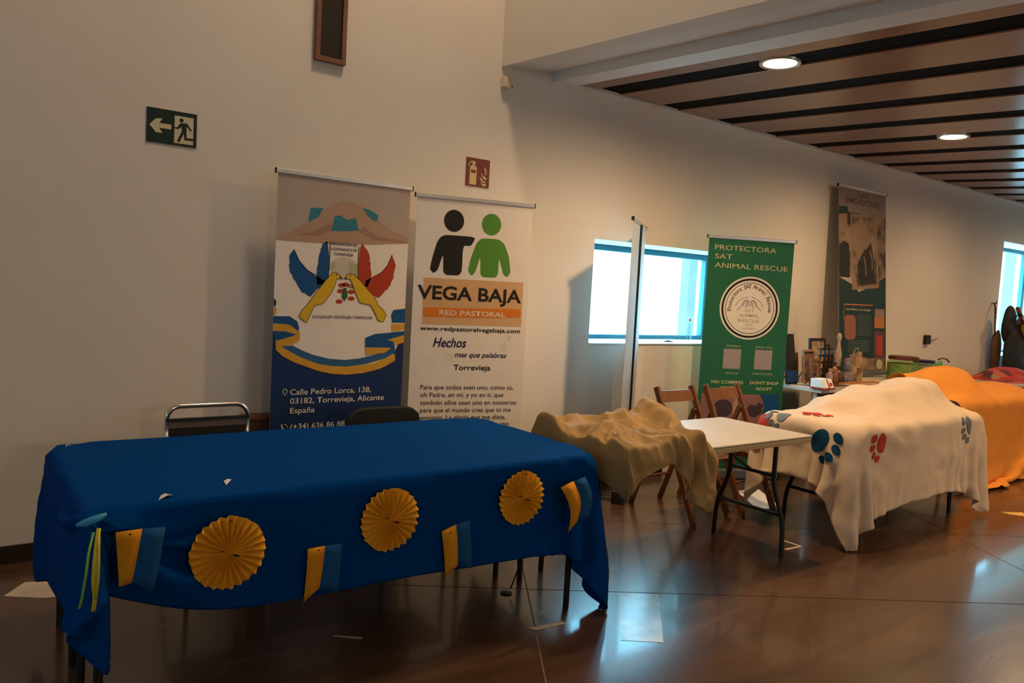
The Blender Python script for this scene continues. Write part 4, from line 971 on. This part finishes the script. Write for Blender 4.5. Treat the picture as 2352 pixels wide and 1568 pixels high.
wd = mat('frame_brown', (.18, .085, .03), .4, .15, 20); bk = mat('frame_black', (.02, .014, .012), .4, .15, 20); pk = mat('frame_pink', (.36, .22, .18), .5, .1, 20)
framed(6.22, 3.84, .175, .235, .02, 'small brown picture frame with a dark figure at the left of the display table', wd, p1, .1)
framed(6.64, 4.08, .26, .40, .022, 'large black picture frame at the back of the display table', bk, p2)
framed(6.40, 4.02, .20, .30, .018, 'pinkish picture frame behind the brown bottles', pk, p3, .05)
framed(6.80, 4.12, .20, .34, .02, 'dark picture frame at the back behind the tan bag', bk, p1, -.05)
framed(6.98, 3.95, .16, .22, .018, 'narrow pink picture frame at the right end of the display table', pk, p2, .1)
framed(6.25, 4.08, .15, .27, .016, 'dark brown picture frame standing behind the pinkish bottle', wd, p3, .05)
def lattice():
    e = empty('lattice_ornament', (6.50, 3.93, TZ), 'dark lattice ornament with square openings among the picture frames', 'ornament')
    for i in range(4): MB().box(6.40+i*.065, 6.414+i*.065, 3.93, 3.945, TZ+.0, TZ+.325-(.05*(i == 3))).build('upright', bk, e)
    for j in range(5): MB().box(6.395, 6.615, 3.9451, 3.957, TZ+.06+j*.062, TZ+.076+j*.062).build('crossbar', bk, e)
lattice()
def black_board():
    q = MB().hexa([(6.00, 3.98, TZ), (6.15, 3.98, TZ), (6.15, 4.0, TZ), (6.00, 4.0, TZ), (6.01, 4.06, TZ+.44), (6.155, 4.06, TZ+.44), (6.155, 4.08, TZ+.44), (6.01, 4.08, TZ+.44)])
    e = empty('book', (6.08, 4.0, TZ), 'tall black folder with a blue lower edge standing beside the green banner', 'folder'); q.build('cover', 'black', e)
    MB().hexa([(6.0, 3.978, TZ+.02), (6.15, 3.978, TZ+.02), (6.15, 3.9795, TZ+.02), (6.0, 3.9795, TZ+.02), (6.002, 3.988, TZ+.12), (6.151, 3.988, TZ+.12), (6.151, 3.9945, TZ+.12), (6.002, 3.9945, TZ+.12)]).build('blue_band', mat('blue_band', (.01, .05, .18), .5, .1, 10), e)
    e.name = 'folder'
black_board()
def bottle(x, y, r, h, label, m, cap, group='small bottles on the display table', z=None, name='bottle'):
    z = TZ if z is None else z
    e = empty(name, (x, y, z), label, 'bottle', group)
    MB().lathe([(r*.9, 0), (r, .008), (r, h*.62), (r*.8, h*.72), (r*.36, h*.80), (r*.36, h*.9)], 18, (x, y, z)).build('body', m, e, smooth=True)
    MB().lathe([(r*.42, h*.9), (r*.42, h), (r*.3, h*1.005)], 14, (x, y, z)).build('cap', cap, e, smooth=True)
gl = mat('shiny_pink', (.32, .20, .17), .12, .1, 20, spec=.8); gb = mat('shiny_amber', (.25, .09, .03), .12, .15, 20, spec=.8)
bottle(6.33, 3.79, .032, .16, 'small shiny pinkish bottle beside the brown picture frame', gl, gl); bottle(6.42, 3.80, .04, .21, 'shiny amber bottle in the middle of the display table', gb, bk); bottle(6.52, 3.82, .04, .17, 'dark brown bottle under the lattice ornament', mat('shiny_brown', (.09, .045, .03), .2, .2, 20), bk)
bottle(6.12, 3.80, .04, .12, 'squat dark amber bottle at the left end of the display table', mat('dark_amber', (.08, .03, .02), .25, .3, 20), bk)
def tan_plaque():
    e = empty('gift_bag', (6.86, 3.84, TZ), 'tan paper bag printed with brown marks standing on the display table', 'bag')
    MB().hexa([(6.77, 3.82, TZ), (6.95, 3.82, TZ), (6.95, 3.87, TZ), (6.77, 3.87, TZ), (6.755, 3.84, TZ+.27), (6.935, 3.84, TZ+.30), (6.935, 3.86, TZ+.30), (6.755, 3.86, TZ+.27)]).build('bag_body', p2, e)
    MB().prism([(6.84, TZ+.09), (6.92, TZ+.10), (6.91, TZ+.22), (6.86, TZ+.24)], lambda a, b_, d: (a, 3.8215+(b_-TZ)*.07-d, b_), .0, .002).build('brown_mark', mat('mark_brown', (.17, .07, .02), .6, .3, 40), e)
    MB().tube([(6.80, 3.85, TZ+.27), (6.81, 3.84, TZ+.33), (6.86, 3.84, TZ+.33), (6.88, 3.85, TZ+.28)], .004, 6).build('handle', p2, e)
    t = empty('figurine', (6.80, 4.0, TZ), 'tall slender pale figurine behind the tan bag', 'figurine')
    MB().lathe([(.05, 0), (.045, .02), (.02, .06), (.028, .16), (.035, .26), (.018, .33), (.012, .38), (.02, .41), (.022, .43), (.01, .46)], 14, (6.80, 4.0, TZ)).build('figure', mat('bone', (.45, .33, .23), .5, .15, 25), t, smooth=True)
    MB().lathe([(.06, 0), (.06, .015), (.05, .02)], 14, (6.80, 4.0, TZ-.0)).build('plinth', wd, t)
    d = empty('rag_doll', (6.68, 3.82, TZ), 'small greyish soft toy sitting between the bottles and the tan bag', 'soft toy')
    gm = mat('plush_grey', (.20, .17, .18), .9, .25, 30)
    MB().lathe([(.02, 0), (.05, .01), (.058, .06), (.045, .11), (.025, .13)], 14, (6.68, 3.82, TZ)).build('body', gm, d, smooth=True); MB().lathe([(.01, .12), (.035, .13), (.042, .165), (.03, .20), (.008, .21)], 14, (6.68, 3.82, TZ)).build('head', gm, d, smooth=True)
    for s in (-1, 1): MB().tube([(6.68+s*.045, 3.81, TZ+.09), (6.68+s*.08, 3.79, TZ+.04)], [.018, .012], 8).build('arm', gm, d, smooth=True)
    MB().lathe([(.0, 0), (.012, 0), (.012, .004), (0, .004)], 10, (6.70, 3.755, TZ+.06)).build('button', 'black', d)
tan_plaque()
for i, (x0, x1, y0, y1, z, c, lab) in enumerate(((6.20, 6.72, 3.67, 3.745, 0, 'ink_umber', 'flat dark brown book lying at the front of the display table'), (6.42, 6.98, 3.675, 3.75, .018, 'ink_amber', 'flat amber book lying on the brown book at the table front'))):
    e = empty('book', ((x0+x1)/2, (y0+y1)/2, TZ+z), lab, 'book', 'flat books on the display table')
    MB().box(x0, x1, y0, y1, TZ+z, TZ+z+.004).build('cover', c, e); MB().box(x0+.003, x1-.003, y0+.002, y1-.002, TZ+z+.004, TZ+z+.0135).build('pages', 'paper_white', e); MB().box(x0, x1, y0, y1, TZ+z+.0135, TZ+z+.0175).build('cover', c, e)
def carton():
    e = empty('carton', (6.09, 3.70, TZ), 'white box with red trim on the near left corner of the display table', 'box')
    MB().hexa([(6.0, 3.62, TZ), (6.15, 3.62, TZ), (6.15, 3.76, TZ), (6.0, 3.76, TZ), (6.0, 3.66, TZ+.085), (6.15, 3.66, TZ+.085), (6.15, 3.76, TZ+.085), (6.0, 3.76, TZ+.085)]).build('box_body', 'paper_white', e, bevel=.003)
    rd = mat('carton_red', (.35, .03, .025), .5, .1, 20)
    MB().box(5.998, 6.152, 3.615, 3.762, TZ, TZ+.014).build('red_trim', rd, e); MB().hexa([(6.07, 3.619, TZ+.015), (6.082, 3.619, TZ+.015), (6.082, 3.63, TZ+.015), (6.07, 3.63, TZ+.015), (6.07, 3.658, TZ+.086), (6.082, 3.658, TZ+.086), (6.082, 3.67, TZ+.087), (6.07, 3.67, TZ+.087)]).build('red_trim', rd, e)
    MB().prism([(6.115+.02*math.cos(t*PI/6), TZ+.042+.016*math.sin(t*PI/6)) for t in range(12)], lambda a, b_, d: (a, 3.6185+(b_-TZ)*.47-d, b_), 0, .001).build('red_dot', rd, e)
carton()
def jar(x, y, r, h, label, gm, lidm, fill, fillh):
    e = empty('glass_jar', (x, y, TZ), label, 'jar', 'glass jars on the rear table')
    MB().lathe([(r*.92, 0), (r, .012), (r, h*.82), (r*.86, h*.9), (r*.86, h*.92), (r*.84, h*.92), (r*.84, h*.9), (r*.97, h*.81), (r*.97, .014), (.0, .010)], 24, (x, y, TZ)).build('glass_body', gm, e, smooth=True)
    MB().lathe([(r*.9, h*.921), (r*.92, h*.93), (r*.92, h*1.06), (r*.8, h*1.09), (.01, h*1.09)], 24, (x, y, TZ)).build('lid', lidm, e, smooth=True)
    if fill: MB().lathe([(.01, .012), (r*.93, .014), (r*.94, fillh*h), (.01, fillh*h)], 24, (x, y, TZ)).build('contents', fill, e, smooth=True)
jar(7.88, 3.92, .155, .225, 'wide green-tinted glass jar with a red-brown lid', 'jar_glass', mat('lid_redbrown', (.11, .025, .015), .4, .3, 12), mat('green_sweets', (.30, .38, .18), .6, .35, 40), .75)
jar(8.31, 3.92, .115, .185, 'clear glass jar with a dark blue lid beside the green jar', 'clear_plastic', mat('lid_blue', (.008, .012, .07), .4, .3, 12), mat('pale_fill', (.45, .43, .32), .6, .2, 30), .8)
def green_pack():
    e = empty('green_packet', (8.58, 3.92, TZ), 'bright green packet beside the blue-lidded jar', 'packet')
    MB().hexa([(8.46, 3.88, TZ), (8.72, 3.88, TZ), (8.72, 3.96, TZ), (8.46, 3.96, TZ), (8.47, 3.91, TZ+.15), (8.70, 3.91, TZ+.19), (8.70, 3.93, TZ+.19), (8.47, 3.93, TZ+.15)]).build('packet_body', mat('packet_green', (.10, .32, .07), .5, .1, 15), e, bevel=.01)
    MB().tube([(8.62, 3.92, TZ+.20), (8.70, 3.92, TZ+.215), (8.80, 3.92, TZ+.205), (8.88, 3.92, TZ+.17)], .008, 6).build('dark_twig', 'wood_brown', e, smooth=True)
green_pack()

# ---- far end: red cloth heap, bags and coats by the second window
def far_end():
    display_table(9.75, 11.06, 3.55, 4.25, .74, 'far table under the red patterned cloth', False)
    s = .05; p, nx, ny = grid(9.6, 11.26, 3.35, 4.35, s, 1.0)
    P = drape(noise_z(p, .03), nx, ny, s, [("box", 9.75, 11.06, 3.55, 4.25, .742), ('ell', (10.45, 3.95, .74), (.5, .22, .14))], steps=70, iters=8, bend=.1)
    tag(grid_mesh('red_cloth', P, 'red_print_cloth', thick=.003), 'red patterned cloth heaped on the far table below the right-hand window', 'cloth')
    def lump(name, c, r, m, seed, sub=3, amp=.18):
        bm = bmesh.new(); bmesh.ops.create_icosphere(bm, subdivisions=sub, radius=1)
        rnd = np.random.RandomState(seed); ks = rnd.randn(6, 3)*2.2; ph = rnd.rand(6)*6
        for v in bm.verts:
            d = sum(math.sin(float(np.dot(k_, v.co))+f) for k_, f in zip(ks, ph))/6
            v.co = Vector((c[0]+v.co.x*r[0]*(1+amp*d*2), c[1]+v.co.y*r[1]*(1+amp*d), c[2]+v.co.z*r[2]*(1+amp*d)))
        me = bpy.data.meshes.new(name); bm.to_mesh(me); bm.free()
        for q in me.polygons: q.use_smooth = True
        me.materials.append(m); o = bpy.data.objects.new(name, me); COL.objects.link(o); return o
    def kid(o, e): o.parent = e; o.matrix_parent_inverse = parent_world(e).inverted()
    dk = mix_cloth('coat_dark', (.010, .014, .016), (.05, .035, .05), 7, .56); br = mat('bag_brown', (.10, .05, .018), .6, .35, 8)
    e = empty('backpack', (11.55, 4.18, 0), 'dark patterned backpack with a thin loop handle under the right-hand window', 'bag')
    kid(lump('bag_body', (11.50, 4.24, 1.02), (.33, .12, .44), dk, 3), e)
    kid(lump('bag_top', (11.27, 4.28, 1.38), (.12, .07, .27), dk, 5), e)
    MB().tube([(11.22, 4.2, 1.40), (11.28, 4.2, 1.52), (11.42, 4.2, 1.55), (11.55, 4.2, 1.47), (11.58, 4.2, 1.25)], .006, 6).build('loop_handle', 'black', e, smooth=True)
    st = MB()
    for a, b_ in (((11.17, 4.16, 1.62), (11.75, 4.16, 1.05)),): MB().bar(a, b_, .05, .03).build('strap', mix_cloth('strap_multi', (.02, .02, .03), (.35, .12, .08), 12, .5), e, bevel=.006)
    MB().bar((11.38, 4.14, 1.40), (11.46, 4.14, 1.24), .07, .02).build('yellow_tag', mat('tag_yellow', (.62, .33, .02), .5, .1, 10), e)
    MB().tube([(11.50, 4.2, .56), (11.50, 4.2, 0)], .02, 8).build('stand_foot', 'metal_dark', e); MB().tube([(11.75, 4.2, .58), (11.75, 4.2, 0)], .02, 8).build('stand_foot', 'metal_dark', e)
    e2 = empty('shoulder_bag', (11.05, 4.33, 0), 'brown shoulder bag hanging at the left edge of the right-hand window', 'bag')
    kid(lump('bag_body', (11.17, 4.37, 1.02), (.10, .05, .30), br, 8), e2); MB().tube([(11.08, 4.36, 1.26), (11.12, 4.40, 1.60), (11.18, 4.44, 1.66)], .012, 6).build('strap', br, e2, smooth=True)
    MB().tube([(11.18, 4.474, 1.66), (11.18, 4.42, 1.66), (11.18, 4.415, 1.69)], .008, 6).build('wall_hook', 'metal_dark', e2)
    e3 = empty('dark_bottle', (12.03, 4.2, .0), 'upright dark rounded bottle at the right edge of the picture', 'bottle')
    MB().lathe([(.09, 0), (.10, .02), (.10, 1.0), (.10, 1.28), (.085, 1.36), (.05, 1.40), (.02, 1.41)], 20, (12.03, 4.2, 0)).build('body', 'black', e3, smooth=True); MB().lathe([(.103, 1.10), (.104, 1.11), (.104, 1.22), (.103, 1.23)], 20, (12.03, 4.2, 0)).build('label_band', mat('band_violet', (.10, .09, .22), .4, .1, 10), e3, smooth=True)
far_end()

# ---- little things on the window sill and floor
def sill_items():
    bottle(5.30, 4.535, .028, .20, 'small clear bottle with a pink cap on the window sill beside the green banner', 'clear_plastic', mat('cap_pink', (.60, .16, .22), .5, .05, 10), None, OPEN[0][2]+.0225)
    e = empty('window_catch', (4.98, 4.49, OPEN[0][2]+.022), 'small flat dark catch lying on the window sill', 'window catch')
    MB().box(4.93, 5.03, 4.468, 4.492, OPEN[0][2]+.0222, OPEN[0][2]+.032).build('catch_plate', 'alu_dark', e, bevel=.003); MB().tube([(4.96, 4.48, OPEN[0][2]+.034), (5.0, 4.48, OPEN[0][2]+.034)], .004, 6).build('catch_pin', 'black', e)
sill_items()
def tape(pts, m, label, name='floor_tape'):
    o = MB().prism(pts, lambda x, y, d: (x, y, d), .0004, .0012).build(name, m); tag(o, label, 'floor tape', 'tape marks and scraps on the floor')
tape([(2.115, 2.605), (2.29, 2.585), (2.30, 2.555), (2.13, 2.568)], 'tape_white', 'short pale tape strip on the floor below the right end of the blue cloth')
tape([(5.10, 3.77), (5.31, 3.70), (4.99, 3.27), (4.80, 3.35)], 'paper_white', 'broad pale patch on the floor behind the legs of the white table')  # flat pale shape on the slabs
tape([(4.315, 2.825), (4.335, 2.815), (4.335, 2.675), (4.315, 2.680)], 'tape_white', 'long arm of the pale tape corner on the floor by the front table leg'); tape([(4.18, 2.705), (4.314, 2.695), (4.314, 2.675), (4.18, 2.685)], 'tape_white', 'short arm of the pale tape corner on the floor by the front table leg')
tape([(6.57, 2.42), (6.72, 2.33), (6.62, 2.26), (6.55, 2.36)], 'tape_yellow', 'yellow tape patch on the floor in front of the orange cloth')
tape([(.24, 4.03), (.33, 4.165), (.55, 4.10), (.55, 3.88), (.38, 3.93)], 'tape_white', 'pale patch on the floor at the wall beside the left end of the blue table')  # flat pale five-sided shape on the slabs
tape([(1.345, 2.96), (1.44, 2.88), (1.435, 2.865), (1.34, 2.945)], 'tape_white', 'thin tape strip on the dark floor under the blue table')
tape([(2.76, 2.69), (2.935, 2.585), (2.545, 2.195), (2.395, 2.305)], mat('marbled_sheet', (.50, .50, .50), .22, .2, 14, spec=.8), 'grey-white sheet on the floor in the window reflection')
def cable():
    e = empty('cable', (2.28, 2.95, 0), 'thin black cable dangling to a small foot under the right end of the blue table', 'cable')
    MB().tube([(2.22, 3.02, .70), (2.25, 3.0, .45), (2.30, 2.96, .25), (2.31, 2.95, .12), (2.27, 2.95, .03)], .004, 6).build('cord', 'black', e, smooth=True)
    MB().lathe([(.01, 0), (.03, .0), (.03, .005), (.01, .010)], 16, (2.26, 2.97, .0005)).build('foot_disc', 'metal_dark', e, smooth=True)
cable()
